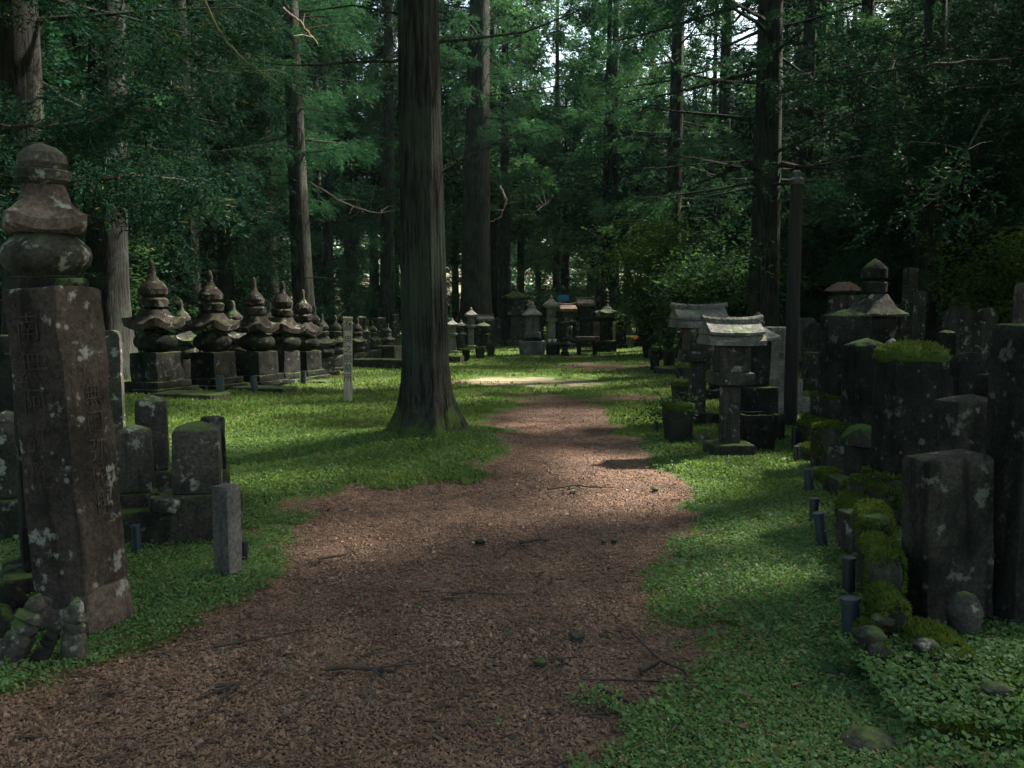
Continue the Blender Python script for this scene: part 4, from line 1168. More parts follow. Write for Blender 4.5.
part('spire', [loft(sp, 20, .002, 8, ns(), .05)], 'stone', t)
# seated statue with a blue bib on a pedestal
Y = 42; loc = put(562.5, Y); s = Y / F
t = thing('bibbed_statue', 'stone statue wearing a bright blue bib, standing behind the lanterns', 'statue', loc, 0)
zb = ztop(318, Y) - loc[2]
part('pedestal', [block(.75, .75, zb, -.02, amp=.008, seed=ns(), K=28)], 'stone_dark', t)
zn = ztop(294.5, Y) - loc[2]; zh = ztop(285.5, Y) - loc[2]
part('figure', [loft([(zb, .34, .26, 3), (zb + .2, .36, .28, 2.6), (zn - .35, .30, .22, 2.4), (zn - .08, .29, .18, 2.3), (zn + .0, .10, .10, 2), (zn + .05, .09, .09, 2), (zn + .10, .16, .17, 2), (zn + .25, .19, .20, 2), (zh - .05, .13, .13, 2), (zh, .02, .02, 2)], 32, .006, 6, ns(), .05)], 'stone_moss', t, 70)
part('bib', [loft([(zn - .34, .255, .06, 5), (zn - .3, .30, .09, 4), (zn - .12, .27, .10, 3), (zn - .02, .14, .08, 2.4)], 32, .012, 5, ns(), .04)], 'bib', t, 60, loc=(0, -.17, 0))
# rear odds
REAR = [(521, 43, 14, 320, 'round shouldered grey stone peeping out behind the square monument', 'round', 'stone'), (497, 42, 9, 318, 'small square stone between the broad lantern and the squat one', 'pyramid', 'stone'),
        (503, 46, 9, 316, 'farther small stone just beside the squat lantern', 'flat', 'stone'), (597, 42, 13, 322, 'reddish flat stone behind the stone table', 'flat', 'roofred'), (578, 43, 12, 318, 'brown upright stone behind the two sided lanterns', 'flat', 'stone_tuff'),
        (621, 36, 10, 314, 'dark upright stone beside the thin pagoda', 'pyramid', 'stone_dark'), (613, 37, 6, 322, 'pale thin stone between the pagoda and a dark upright one', 'flat', 'stone_pale'), (640, 37, 9, 314, 'dark round topped stone standing alone before the thicket', 'round', 'stone_dark'),
        (655, 40, 16, 322, 'low wide stone wall piece behind the mossy pots', 'flat', 'stone_dark'), (440, 40, 10, 322, 'grey headstone half covered by the tall cedar', 'pyramid', 'stone'), (411, 36, 8, 320, 'grey headstone hidden in line with the tall cedar', 'pyramid', 'stone')]
for px, Y, wp, tp, lb, kd, mt in REAR:
    headstone(px, Y, wp, tp, lb, kd, .8, .2, mat=mt, K=24, steps=((1.35, .22),))
lantern(669, 32, 16, 315, 'dark lantern with a thin pale roof behind the gabled pair', .1, 'stone_dark', 'pyramid', 'stone', thick=.5)

for k in range(26):
    g = np.random.default_rng(900 + k)
    px = (430 + 9.2 * k) if k < 18 else (318 + 11 * (k - 18))
    Y = g.uniform(41, 50); wp = g.uniform(5, 9)
    headstone(px, Y, wp, g.uniform(314, 322), 'small dim stone in the crowd of graves behind the lanterns and stupas', ('pyramid', 'flat', 'round')[k % 3], .8, .3, mat=('stone_dark', 'stone', 'stone_moss')[k % 3], K=16, steps=((1.4, .25),), group='crowd of far gravestones')

for k in range(18):
    g = np.random.default_rng(950 + k)
    px = 122 + 12.5 * k + g.uniform(-3, 3); Y = g.uniform(21, 31)
    headstone(px, Y, g.uniform(9, 15), g.uniform(316, 338), 'dim little stone in the crowd of graves behind the tall stupas', ('pyramid', 'flat', 'round')[k % 3], .8, .4, mat=('stone_dark', 'stone', 'stone_moss')[k % 3], K=20, steps=((1.4, .25),), group='crowd of stones behind the tall stupas')

# mossy pots and water basins
def basin(px, Y, wpx, hpx, label, rot=.2, mat='stone_moss', moss=.05, name='stone_basin', plant=False):
    loc = put(px, Y); s = Y / F; W = wpx * s / 1.2; h = hpx * s
    t = thing(name, label, 'stone basin', loc, rot)
    a = W / 2
    part('bowl', [loft([(-.03, a * .80, a * .80, 8), (h * .1, a * .84, a * .84, 8), (h * .93, a, a, 9), (h, a * .96, a * .96, 9), (h, a * .78, a * .78, 8), (h * .8, a * .70, a * .70, 8)], 40 if Y < 20 else 24, .010, 7, ns(), .05)], mat, t)
    if moss:
        rng = np.random.default_rng(ns())
        V, Fs = loft([(h * .9, a * 1.0, a * 1.0, 8), (h + moss * .4, a * 1.04, a * 1.04, 7), (h + moss, a * .90, a * .90, 6), (h + moss * .5, a * .72, a * .72, 6), (h * .88, a * .66, a * .66, 6)], 32, .016, 6, ns(), .05)
        mb = MB(); mb.add(V, Fs); mb.add(*fuzz(V, Fs, 700 if Y < 20 else 200, .022 if Y < 20 else .04, rng))
        obj('moss_rim', mb.mesh('moss_rim', M['moss'], True, 60), t)
    return t
basin(679, 10.4, 33, 36, 'mossy square stone basin in front of the gabled lanterns', .12)
basin(686, 13.6, 30, 30, 'mossy stone basin behind the square one, under the second lantern', .1)
basin(684, 19.5, 17, 14, 'small stone basin by the path farther than the lanterns', .2, 'stone', .02)
basin(655, 23.2, 10, 14, 'dark little stone pot nearest the path among the mossy group', .2, 'stone_dark', 0)
basin(647, 29.0, 10, 13, 'dark little stone pot at the far end of the mossy group', .1, 'stone_dark', 0)
basin(657, 27.0, 11, 14, 'dark little pot between the far one and the near one', .3, 'stone_dark', .03)
basin(669, 25.0, 13, 15, 'mossy pot set back in the little group', .2, 'stone_moss', .05)
basin(480, 29.5, 11, 11, 'mossy bowl before the low dark lantern', .2, 'stone_moss', .05)
basin(466, 27.5, 9, 13, 'dark pot beside the long mossy slab near the tall cedar', .2, 'stone_dark', .02)
basin(491, 31, 9, 12, 'mossy pot at the end of the little lantern group', .1, 'stone_moss', .05)
plinth(452, 27, 22, .28, .5, 'long mossy slab beside the tall cedar, before the small lanterns', -.2, 'stone_moss', 'stone_slab')
plinth(672, 21.8, 30, .22, .8, 'bright mossy kerb between the little pots and the small basin', .1, 'stone_moss', 'kerb_stone')
plinth(668, 28, 36, .35, .8, 'mossy ledge behind the little pots', .05, 'stone_moss', 'kerb_stone')

# red and white notice
Y = 36; loc = put(444, Y)
t = thing('notice_sign', 'tiny red and white notice on a thin post beside the tall cedar', 'sign', loc)
zz = ztop(290.5, Y) - loc[2]; zl = ztop(297, Y) - loc[2]
part('post', [tube(np.array([[0, 0, -.1], [0, 0, zz]]), .025, 8)], 'pole', t)
part('board', [block(.20, .03, zz - zl, zl, e=30, amp=0, bev=.004)], 'white', t, loc=(0, -.045, 0))
part('red_stripe', [block(.045, .006, zz - zl - .03, zl + .015, e=30, amp=0, bev=.001)], 'red', t, loc=(.07, -.064, 0))
part('red_stripe', [block(.045, .006, zz - zl - .03, zl + .015, e=30, amp=0, bev=.001)], 'red', t, loc=(-.07, -.064, 0))
def flowers(px, Y, h, label, seed):
    rng = np.random.default_rng(seed); loc = put(px, Y)
    t = thing('grave_flowers', label, 'flowers', loc)
    mb = MB(); mf = []
    for k in range(9):
        tip = np.array([*(rng.normal(size=2) * .12), h * rng.uniform(.7, 1)])
        mb.add(*tube(np.array([[0, 0, 0], tip * [.4, .4, .6], tip]), .006, 4))
        for q in range(9):
            e = rng.normal(size=3); e /= np.linalg.norm(e); sd = np.cross(e, rng.normal(size=3)); sd /= np.linalg.norm(sd)
            mf.append([tip, tip + e * .045 + sd * .025, tip + e * .09, tip + e * .045 - sd * .025])
    obj('stems', mb.mesh('stems', M['broad_dark']), t)
    obj('petals', quads('petals', np.array(mf).reshape(-1, 3), M['flower']), t)
flowers(445.5, 33.8, .75, 'orange flowers beside the small white topped lantern', 5)
flowers(631, 36, .6, 'pinkish orange flowers between two dark upright stones', 6)

# --- gabled lanterns beside the path
def gable_roof(t, W, D, z, h, mat, seg=14):
    """two courses of slab with a curved ridge that turns up at the ends"""
    def prism(prof, hw, up, z0):
        prof = np.array(prof, float); n = len(prof)
        xs_ = np.linspace(-hw, hw, seg)
        V = np.concatenate([np.stack([np.full(n, x), prof[:, 0], z0 + prof[:, 1] + up * (abs(x) / hw) ** 3], 1) for x in xs_])
        i = np.arange(n); j = (i + 1) % n
        Q = np.concatenate([np.stack([k * n + i, (k + 1) * n + i, (k + 1) * n + j, k * n + j], 1) for k in range(seg - 1)])
        c0, c1 = len(V), len(V) + 1
        V = np.concatenate([V, V[:n].mean(0)[None], V[-n:].mean(0)[None]])
        T = np.concatenate([np.stack([i, j, np.full(n, c0)], 1), np.stack([(seg - 1) * n + j, (seg - 1) * n + i, np.full(n, c1)], 1)])
        sd = ns()
        V = V + .012 * np.stack([fbm(V * 7 + q, sd, 3) - .5 for q in (0, 30, 60)], 1)
        return V, [Q, T]
    d = D / 2
    part('eave_slab', [prism([(-d, 0), (d, 0), (d, h * .16), (d * .72, h * .34), (-d * .72, h * .34), (-d, h * .16)], W / 2, h * .03, z)], mat, t, 30)
    part('roof', [prism([(-d * .86, 0), (d * .86, 0), (d * .88, h * .10), (d * .5, h * .26), (d * .14, h * .46), (-d * .14, h * .46), (-d * .5, h * .26), (-d * .88, h * .10)], W / 2 * .985, h * .05, z + h * .345)], mat, t, 30)
    part('ridge', [prism([(-d * .15, 0), (d * .15, 0), (d * .19, h * .12), (d * .12, h * .2), (-d * .12, h * .2), (-d * .19, h * .12)], W / 2 * 1.10, h * .09, z + h * .79)], mat, t, 30)

def gabled_lantern(px, Y, label, k=1.0, rot=.05, roofW=.63, mat='stone', roof_top=316):
    loc = put(px, Y)
    t = thing('gabled_lantern', label, 'stone lantern', loc, rot)
    tot = ztop(roof_top, Y) - loc[2]
    f = tot / 1.60
    part('foot', [block(.50 * f, .46 * f, .20 * f, -.03, amp=.012, seed=ns(), bev=.03)], 'stone_moss', t)
    part('shaft', [block(.20 * f, .20 * f, .67 * f, .17 * f, amp=.006, seed=ns(), taper=.04)], mat, t)
    part('table', [block(.46 * f, .42 * f, .14 * f, .84 * f, amp=.008, seed=ns(), bev=.02)], mat, t)
    box = part('fire_box', [block(.37 * f, .36 * f, .305 * f, .98 * f, amp=.006, seed=ns(), bev=.015)], mat, t)
    part('dark_panel', [block(.15 * f, .02, .15 * f, 1.06 * f, e=30, amp=0, bev=.004)], 'carved', box, loc=(0, -.179 * f, 0))  # solid dark panel standing in for the shaded hollow of the fire box
    gable_roof(t, roofW * f, .56 * f, 1.285 * f, .315 * f, 'stone_grey')
    return t
gabled_lantern(731, 9.5, 'front gabled stone lantern on a mossy square foot beside the path', roof_top=317)
gabled_lantern(698, 12.2, 'second gabled stone lantern, standing behind the front one and nearer the path', .98, .03, .68, roof_top=304)
# third, hip roofed
Y = 10.9; loc = put(757, Y); s = Y / F
t = thing('stone_lantern', 'dark hip roofed lantern with a tapering body behind the front gabled one', 'stone lantern', loc, .12)
zz = [ztop(p, Y) - loc[2] for p in (440, 412, 386, 341, 329, 312)]
part('base_step', [block(.58, .58, zz[1] + .05, -.05, amp=.01, seed=ns())], 'stone_moss', t)
part('base_step', [block(.44, .44, zz[2] - zz[1], zz[1], amp=.01, seed=ns())], 'stone_dark', t)
part('body', [block(.25, .25, zz[3] - zz[2], zz[2], amp=.008, seed=ns(), taper=-.18)], 'stone_dark', t)
part('roof', [loft([(zz[3], .17, .17, 9), (zz[3] + .01, .235, .235, 10, .02), (zz[3] + .04, .235, .235, 10, .03), (zz[4] - .02, .13, .13, 7), (zz[4] + .02, .08, .08, 5)], 40, .007, 7, ns(), .04)], 'stone_pale', t)
part('finial', [loft([(zz[4], .05, .05, 2), (zz[4] + .05, .085, .085, 2), (zz[4] + .10, .085, .085, 2), (zz[4] + .12, .05, .05, 2), (zz[4] + .15, .07, .07, 2), (zz[5], .01, .01, 2)], 28, .004, 9, ns(), .03)], 'stone', t)
lantern(716, 15.5, 26, 300, 'small lantern with a ball finial peeping over the gabled roofs', .1, 'stone_dark', 'pyramid', 'stone_pale', thick=.4)
basin(757, 9.9, 44, 38, 'dark tapered stone trough beside the front gabled lantern', .1, 'stone_dark', 0, 'stone_trough')
o = part('fallen_stone', [block(.20, .16, .09, 0, amp=.02, seed=ns(), e=5)], 'stone_tuff', None); o.location = put(701, 10.4); tag(o, 'pale pinkish loose stone lying between the basin and the lantern', 'stone')
# leafy shoots in small tubes
def vase_plant(px, Y, label, h=.16, seed=3):
    rng = np.random.default_rng(seed); loc = put(px, Y)
    t = thing('vase_plant', label, 'plant', loc)
    part('vase', [loft([(-.05, .032, .032, 2), (h, .034, .034, 2), (h, .026, .026, 2), (h * .8, .024, .024, 2)], 20, 0)], 'tube_dark', t)
    P = np.concatenate([rng.normal(size=(46, 2)) * .10, rng.uniform(h, h + .20, (46, 1))], 1)
    V = orient(LEAFY[:, :24], P, rng.normal(size=(46, 3)), .24 * rng.uniform(.6, 1.2, 46), rng).reshape(-1, 3)
    obj('leaves', quads('leaves', V, M['broad_dark']), t)
vase_plant(657, 11.3, 'leafy sprig in a dark tube beside the mossy square basin')
vase_plant(681, 10.35, 'short sprig sprouting above the mossy square basin', .36, 4)

# pale granite monument
Y = 13.4; loc = put(777, Y); s = Y / F
t = thing('granite_monument', 'pale cut granite grave in three blocks behind the dark pole', 'gravestone', loc, .12)
zz = [ztop(p, Y) - loc[2] for p in (412, 396, 378, 360, 327)]
part('base_step', [block(.86, .8, zz[1] + .06, -.06, amp=.003, seed=ns(), e=24, bev=.01)], 'stone_pale', t)
part('base_step', [block(.62, .6, zz[2] - zz[1], zz[1], amp=.002, seed=ns(), e=24, bev=.01)], 'stone_pale', t)
part('base_step', [block(.50, .48, zz[3] - zz[2], zz[2], amp=.002, seed=ns(), e=24, bev=.01)], 'stone_pale', t)
part('shaft', [block(.345, .33, zz[4] - zz[3], zz[3], amp=.002, seed=ns(), e=24, bev=.01)], 'stone_pale', t)
text_on(t, "先祖代々之墓", .085, (0, -.168, zz[4] - .11), 0, 'carved', .002, .9)
# dark pole
loc = put(792, 11.8)
t = thing('dark_pole', 'tall dark wooden pole with a small cap beside the pale granite grave', 'pole', loc, .1)
part('shaft', [loft([(-.2, .088, .088, 2.4), (1.5, .086, .086, 2.4), (ztop(180, 11.8) - loc[2], .078, .078, 2.4)], 28, .006, 5, ns(), .2)], 'pole', t)
zp = ztop(180, 11.8) - loc[2]
part('cap', [loft([(zp - .06, .09, .09, 2.4), (zp, .095, .095, 2.4), (zp + .04, .06, .06, 2.2), (zp + .10, .065, .065, 2), (zp + .13, .03, .03, 2)], 24, .002, 8, ns(), .03)], 'tube_dark', t)

# --- the row of graves on the path's other side
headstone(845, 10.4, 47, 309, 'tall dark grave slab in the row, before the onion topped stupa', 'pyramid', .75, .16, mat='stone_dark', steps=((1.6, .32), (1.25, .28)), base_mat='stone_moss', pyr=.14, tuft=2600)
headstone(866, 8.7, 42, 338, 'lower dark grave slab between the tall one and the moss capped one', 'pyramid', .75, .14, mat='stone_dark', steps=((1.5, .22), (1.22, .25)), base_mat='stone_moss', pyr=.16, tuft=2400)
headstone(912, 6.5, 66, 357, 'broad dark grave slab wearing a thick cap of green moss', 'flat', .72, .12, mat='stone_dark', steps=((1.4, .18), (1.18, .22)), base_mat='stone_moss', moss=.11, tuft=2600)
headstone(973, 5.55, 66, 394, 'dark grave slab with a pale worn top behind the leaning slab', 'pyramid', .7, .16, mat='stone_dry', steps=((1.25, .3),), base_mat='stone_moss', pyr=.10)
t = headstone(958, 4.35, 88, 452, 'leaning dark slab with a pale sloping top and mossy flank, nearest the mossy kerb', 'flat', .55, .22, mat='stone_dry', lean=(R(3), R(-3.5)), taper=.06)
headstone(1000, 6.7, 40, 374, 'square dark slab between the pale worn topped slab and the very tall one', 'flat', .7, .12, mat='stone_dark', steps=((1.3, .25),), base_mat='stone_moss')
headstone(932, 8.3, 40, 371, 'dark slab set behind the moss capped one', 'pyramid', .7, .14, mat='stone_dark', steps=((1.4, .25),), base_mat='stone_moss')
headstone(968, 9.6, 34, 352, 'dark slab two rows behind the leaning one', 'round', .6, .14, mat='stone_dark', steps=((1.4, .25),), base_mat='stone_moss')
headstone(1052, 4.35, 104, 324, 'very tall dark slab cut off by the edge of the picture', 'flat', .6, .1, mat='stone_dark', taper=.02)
headstone(1040, 7.5, 46, 283, 'pale brown headstone rising beyond the very tall slab', 'flat', .8, .1, mat='stone_tuff', steps=((1.4, .4),))
# small hooded stone
Y = 7.6; loc = put(864, Y); s = Y / F
t = thing('hooded_stone', 'small stone shrine with a mossy hipped cap before the lower grave slab', 'stone shrine', loc, .15)
zz = [ztop(p, Y) - loc[2] for p in (500, 446, 424)]
part('body', [block(.21, .21, zz[1] + .05, -.05, amp=.008, seed=ns())], 'stone_dark', t)
part('cap', [loft([(zz[1], .10, .10, 9), (zz[1] + .01, .145, .145, 10, .01), (zz[1] + .06, .14, .14, 9, .01), (zz[2] - .03, .085, .085, 6), (zz[2], .03, .03, 3)], 36, .012, 7, ns(), .035)], 'stone_moss', t)
# onion topped stupa
Y = 11.2; loc = put(872, Y); s = Y / F
t = thing('stone_stupa', 'stupa with a dark onion finial over a wide pyramid roof, behind the tall grave slab', 'stone stupa', loc, .35)
zz = [ztop(p, Y) - loc[2] for p in (317, 296, 281, 258)]
part('base_step', [block(.7, .7, .35, -.05, amp=.01, seed=ns())], 'stone_moss', t)
part('body', [block(.42, .42, zz[0] - .3, .3, amp=.01, seed=ns())], 'stone_dark', t)
part('roof', [loft([(zz[0], .22, .22, 9), (zz[0] + .005, .325, .325, 11, .01), (zz[0] + .035, .325, .325, 11, .012), (zz[0] + .12, .22, .22, 9), (zz[1] + .02, .13, .13, 7)], 44, .007, 7, ns(), .05)], 'stone', t)
part('bowl', [loft([(zz[1], .10, .10, 2), (zz[1] + .05, .155, .155, 2), (zz[2] - .03, .165, .165, 2), (zz[2], .12, .12, 2)], 36, .006, 7, ns(), .04)], 'stone_dark', t)
part('finial', [loft([(zz[2], .11, .11, 2), (zz[2] + .04, .165, .165, 2), (zz[2] + .15, .16, .16, 2), (zz[2] + .22, .10, .10, 2), (zz[3] - .03, .04, .04, 2), (zz[3], .008, .008, 2)], 36, .006, 7, ns(), .04)], 'stone_dark', t)
# brown roofed little shrine behind
Y = 14; loc = put(842, Y)
t = thing('hooded_stone', 'brown roofed stone shrine behind the tall grave slab', 'stone shrine', loc, .2)
zz = [ztop(p, Y) - loc[2] for p in (292, 285)]
part('body', [block(.36, .36, zz[0], -.05, amp=.008, seed=ns())], 'stone_red', t)
part('cap', [loft([(zz[0], .2, .2, 9), (zz[0] + .02, .24, .24, 9), (zz[0] + .05, .22, .22, 8), (zz[1] + .05, .09, .09, 4)], 36, .008, 7, ns(), .05)], 'roofred', t)
# mossy footings, kerb
def flakes_at(x, y, z, rng):
    n = len(x); e = rng.normal(size=(n, 3)) * [1, 1, .6]; e /= np.linalg.norm(e, axis=1)[:, None]
    sd = np.cross(e, rng.normal(size=(n, 3)) * .4 + [0, 0, 1]); sd /= np.linalg.norm(sd, axis=1)[:, None]
    l = rng.uniform(.012, .032, (n, 1)); P = np.stack([x, y, z], 1)
    return np.stack([P - e * l * .5, P + sd * l * .4, P + e * l * .5, P - sd * l * .4], 1).reshape(-1, 3)
def mossy_block(px, Y, wpx, h, dep, label, rot=.15, n=5200, size=.026, mat='stone_moss', name='mossy_footing', cat='mossy stone', lump=.03):
    loc = put(px, Y); W = wpx * Y / F
    t = thing(name, label, cat, loc, rot)
    part('stone', [block(W, dep, h, -.08, amp=.022, seed=ns() + 7, bev=.05, K=40, e=8)], mat, t)
    rng = np.random.default_rng(ns())
    bp = block(W * 1.01, dep * 1.01, h + .008, -.08, amp=.022, seed=ns(), bev=.05, K=40, e=8)
    fv, ff = fuzz(bp[0], bp[1], n, size * .8, rng, -.08, .55)
    cen = fv.reshape(-1, 3, 3).mean(1)
    kp = fbm(cen * 4.5 + px, 7, 3) + .42 * np.clip((cen[:, 2] + .08) / h, 0, 1.05) > .80
    fv = fv.reshape(-1, 3, 3)[kp].reshape(-1, 3)
    obj('moss', mesh_np('moss', fv, [np.arange(len(fv)).reshape(-1, 3)], M['moss'], smooth=False), t)
    return t
mossy_block(823, 9.9, 34, .42, .5, 'mossy stone footing under the tall grave slab, beside the path')
mossy_block(836, 8.6, 30, .55, .4, 'rounded mossy footing beside the lower grave slab', size=.03)
mossy_block(813, 9.2, 18, .25, .4, 'low mossy footing behind the farthest dark tube')
mossy_block(850, 7.3, 24, .26, .45, 'mossy footing at the foot of the hooded shrine')
mossy_block(834, 7.9, 22, .22, .4, 'little mossy footing between two dark tubes')
mossy_block(880, 6.5, 26, .42, .5, 'lumpy mossy footing beside the moss capped slab')
mossy_block(897, 3.98, 27, .36, .36, 'near end block of the mossy kerb, lowest of the line and thick with moss', -.20, 5000, .024)
mossy_block(893, 4.40, 31, .47, .42, 'tall block of the mossy kerb beside the leaning slab, brightest green', -.33, 6000, .024)
mossy_block(886, 4.86, 28, .38, .44, 'block of the mossy kerb between the tall one and the square stone block', -.22, 5000, .024)
mossy_block(880, 5.36, 31, .45, .46, 'far block of the mossy kerb, next to the moss capped slab', -.30, 5000, .024)
mossy_block(866, 6.3, 34, .30, .8, 'low mossy kerb outside the long kerb wall', -.2, 7000)
mossy_block(884, 3.72, 26, .26, .35, 'mossy kerb end with two pale stones on it', -.2, 4000)
mossy_block(945, 3.75, 52, .24, .5, 'near mossy kerb block overgrown with clover', -.1, 8000, .028)
t = mossy_block(1015, 3.3, 190, .17, .75, 'wide leafy bank at the foot of the leaning slab', -.05, 9000, .03)
g = np.random.default_rng(77)
fx, fy = g.uniform(-.5, .5, 7000), g.uniform(-.52, .45, 7000)
fz_ = np.where(fy < -.36, g.uniform(-.02, .11, 7000), .09 + .04 * g.random(7000) + .05 * fbm2(fx, fy, 6, 4))
obj('leaves', quads('leaves', flakes_at(fx, fy, fz_, g), M['cover']), t)
o = part('boundary_stone', [block(.19, .20, .34, -.05, amp=.005, seed=ns(), bev=.012, e=20)], 'stone', None); o.location = put(863, 5.62); o.rotation_euler = (0, 0, .2)
tag(o, 'small square stone block with a pale flat top between kerb and tubes', 'stone block')
for px, Y, sz, z, lb in [(893, 3.85, .10, .19, 'pale pinkish stone on the mossy kerb end'), (880, 3.66, .13, .18, 'wider pale rough stone at the kerb end, nearer the tubes'), (884, 3.0, .20, 0, 'grey stone at the lower edge of the picture beside the fern'),
                         (1012, 3.2, .09, .13, 'pale chip of stone on the leafy bank'), (938, 3.6, .10, .16, 'flat pale chip on the near kerb block')]:
    o = part('loose_stone', [loft([(0, sz * .5, sz * .42, 3), (sz * .2, sz * .55, sz * .45, 3), (sz * .38, sz * .35, sz * .3, 3), (sz * .42, sz * .1, sz * .1, 2)], 24, .014, 9, ns(), .03)], 'stone', None, 50)
    o.location = put(px, Y) + [0, 0, z]; tag(o, lb, 'stone')
# lichened round stone before the leaning slab
o = part('round_stone', [loft([(-.02, .07, .06, 2.5), (.06, .085, .06, 2.3), (.14, .05, .04, 2), (.16, .01, .01, 2)], 24, .01, 8, ns(), .03)], 'stone', None, 60)
o.location = put(977, 4.02) + [0, 0, .12]; tag(o, 'small grey round topped stone leaning on the slab above the mossy bank', 'stone')

# flower tubes stuck in the ground
TUBES = [(797, 9.9, .30, .034, 'tube_dark', 0, 'dark flower tube farthest along the row, at the low mossy footing'), (800, 9.0, .20, .03, 'tube_dark', .05, 'short dark flower tube just after the farthest one'),
         (814, 7.5, .23, .038, 'tube', .08, 'wide blue flower tube before the mossy footings'), (819, 6.55, .18, .034, 'tube_dark', 0, 'dark upright tube between the wide blue one and the tilted one'),
         (829, 5.75, .26, .038, 'tube', .12, 'tilted blue flower tube beside the square stone block'), (857, 4.72, .24, .036, 'tube_dark', .02, 'black upright tube directly behind the nearest blue one'),
         (862, 4.05, .235, .042, 'tube', .07, 'nearest and thickest blue flower tube, with a ringed rim'), (874, 4.9, .20, .024, 'tube_dark', 0, 'thin dark tube against the mossy kerb'),
         (130, 5.55, .22, .028, 'tube', .05, 'blue tube in the shade between the tall pillar and the granite post'), (239, 5.4, .14, .026, 'tube_dark', 0, 'stubby dark tube just behind the granite post'),
         (219, 15.6, .40, .07, 'tube', 0, 'bluish tube before the second tall stupa'), (254, 16.6, .34, .06, 'tube', .1, 'bluish tube before the third tall stupa'), (303, 18.6, .32, .06, 'tube_dark', 0, 'dark tube before the fifth tall stupa')]
for px, Y, h, r, mt, ln, lb in TUBES:
    t = thing('flower_tube', lb, 'flower tube', put(px, Y), 0, 'flower tubes stuck in the ground', (-ln * .3, -ln))
    part('tube', [loft([(-.08, r * .92, r * .92, 2), (h * .5, r, r, 2), (h, r, r, 2), (h, r * .82, r * .82, 2), (h * .8, r * .78, r * .78, 2)], 28, 0, step=.1)], mt, t, 40)
    part('rim', [loft([(h - .02, r * 1.0, r * 1.0, 2), (h - .018, r * 1.09, r * 1.09, 2), (h - .002, r * 1.09, r * 1.09, 2), (h, r * .95, r * .95, 2)], 28, 0)], mt, t, 30)
    if r > .037:
        part('ring', [loft([(h * .48, r * 1.0, r * 1.0, 2), (h * .485, r * 1.05, r * 1.05, 2), (h * .515, r * 1.05, r * 1.05, 2), (h * .52, r * 1.0, r * 1.0, 2)], 28, 0)], mt, t, 30)

# grey headstones in the shade farther over
FAR = [(908, 19, 15, 268, 'tall thin grey headstone with a lit top edge, standing above the others', 'flat', 'stone'), (918, 17.5, 12, 291, 'thin grey headstone in front of the tallest one', 'flat', 'stone'),
       (929, 20, 12, 302, 'short grey slab beside the two thin headstones', 'flat', 'stone_dark'), (896, 21, 14, 304, 'grey slab behind the moss capped grave', 'flat', 'stone'),
       (958, 18, 30, 306, 'wide dark headstone with a pale patch on its shoulder', 'round', 'stone'), (985, 17, 22, 308, 'leaning headstone with a white lichened side', 'round', 'stone'),
       (1000, 14, 28, 352, 'stubby headstone with a rounded grey cap', 'round', 'stone'), (1012, 16, 20, 318, 'square headstone with a mossy ledge', 'flat', 'stone_moss'), (968, 13.5, 16, 352, 'mossy topped low stone before the wide headstone', 'flat', 'stone_moss'),
       (946, 15.5, 18, 330, 'dim headstone behind the moss cap', 'pyramid', 'stone_dark'), (993, 11.5, 20, 372, 'low grey stone with a yellow moss edge', 'flat', 'stone_moss'), (880, 24, 16, 312, 'far dim headstone past the pyramid roof', 'pyramid', 'stone_dark'),
       (812, 22, 20, 322, 'rough grey stone right behind the dark pole', 'round', 'stone'), (816, 16.5, 26, 352, 'low mossy stone between the pole and the tall grave slab', 'flat', 'stone_moss'),
       (803, 27, 22, 318, 'far pale wide stone beyond the pole', 'flat', 'stone_pale')]
for px, Y, wp, tp, lb, kd, mt in FAR:
    headstone(px, Y, wp, tp, lb, kd, .6, .2, mat=mt, K=28, steps=((1.35, .25),))
# round dome stone next to the moss cap
o = part('round_stone', [loft([(0, .09, .09, 2), (.3, .10, .10, 2), (.42, .06, .06, 2), (.46, .01, .01, 2)], 24, .006, 8, ns(), .05)], 'stone_pale', None, 60)
o.location = put(892, 9.5) + [0, 0, .84]; tag(o, 'pale dome stone showing behind the moss capped slab', 'stone')
headstone(892, 9.6, 20, 352, 'dark block carrying the pale dome stone', 'flat', .8, .2, mat='stone_dark')

# ------------------------------------------------------------------ ground cover, gravel, litter
def scatter(n, rng, y0, y1, xpad=1.05, pw=1.0):
    """points spread evenly over the picture's ground: density falls with distance"""
    u = rng.random(n)
    y = (y0 ** -pw + u * (y1 ** -pw - y0 ** -pw)) ** (-1 / pw)
    x = rng.uniform(-1, 1, n) * (.63 * xpad * y + .4)
    return x, y

def flakes(x, y, z, ln, wd, tilt, rng):
    n = len(x)
    az = rng.uniform(0, 2 * PI, n)
    e = np.stack([np.cos(az), np.sin(az), tilt * rng.normal(size=n)], 1); e /= np.linalg.norm(e, axis=1)[:, None]
    s = np.cross(e, np.array([0, 0, 1.0]) + tilt * rng.normal(size=(n, 3))); s /= np.linalg.norm(s, axis=1)[:, None]
    P = np.stack([x, y, z], 1)
    l = ln[:, None]; w_ = wd[:, None]
    return np.stack([P - e * l * .5, P + s * w_ * .5, P + e * l * .5, P - s * w_ * .5], 1).reshape(-1, 3)

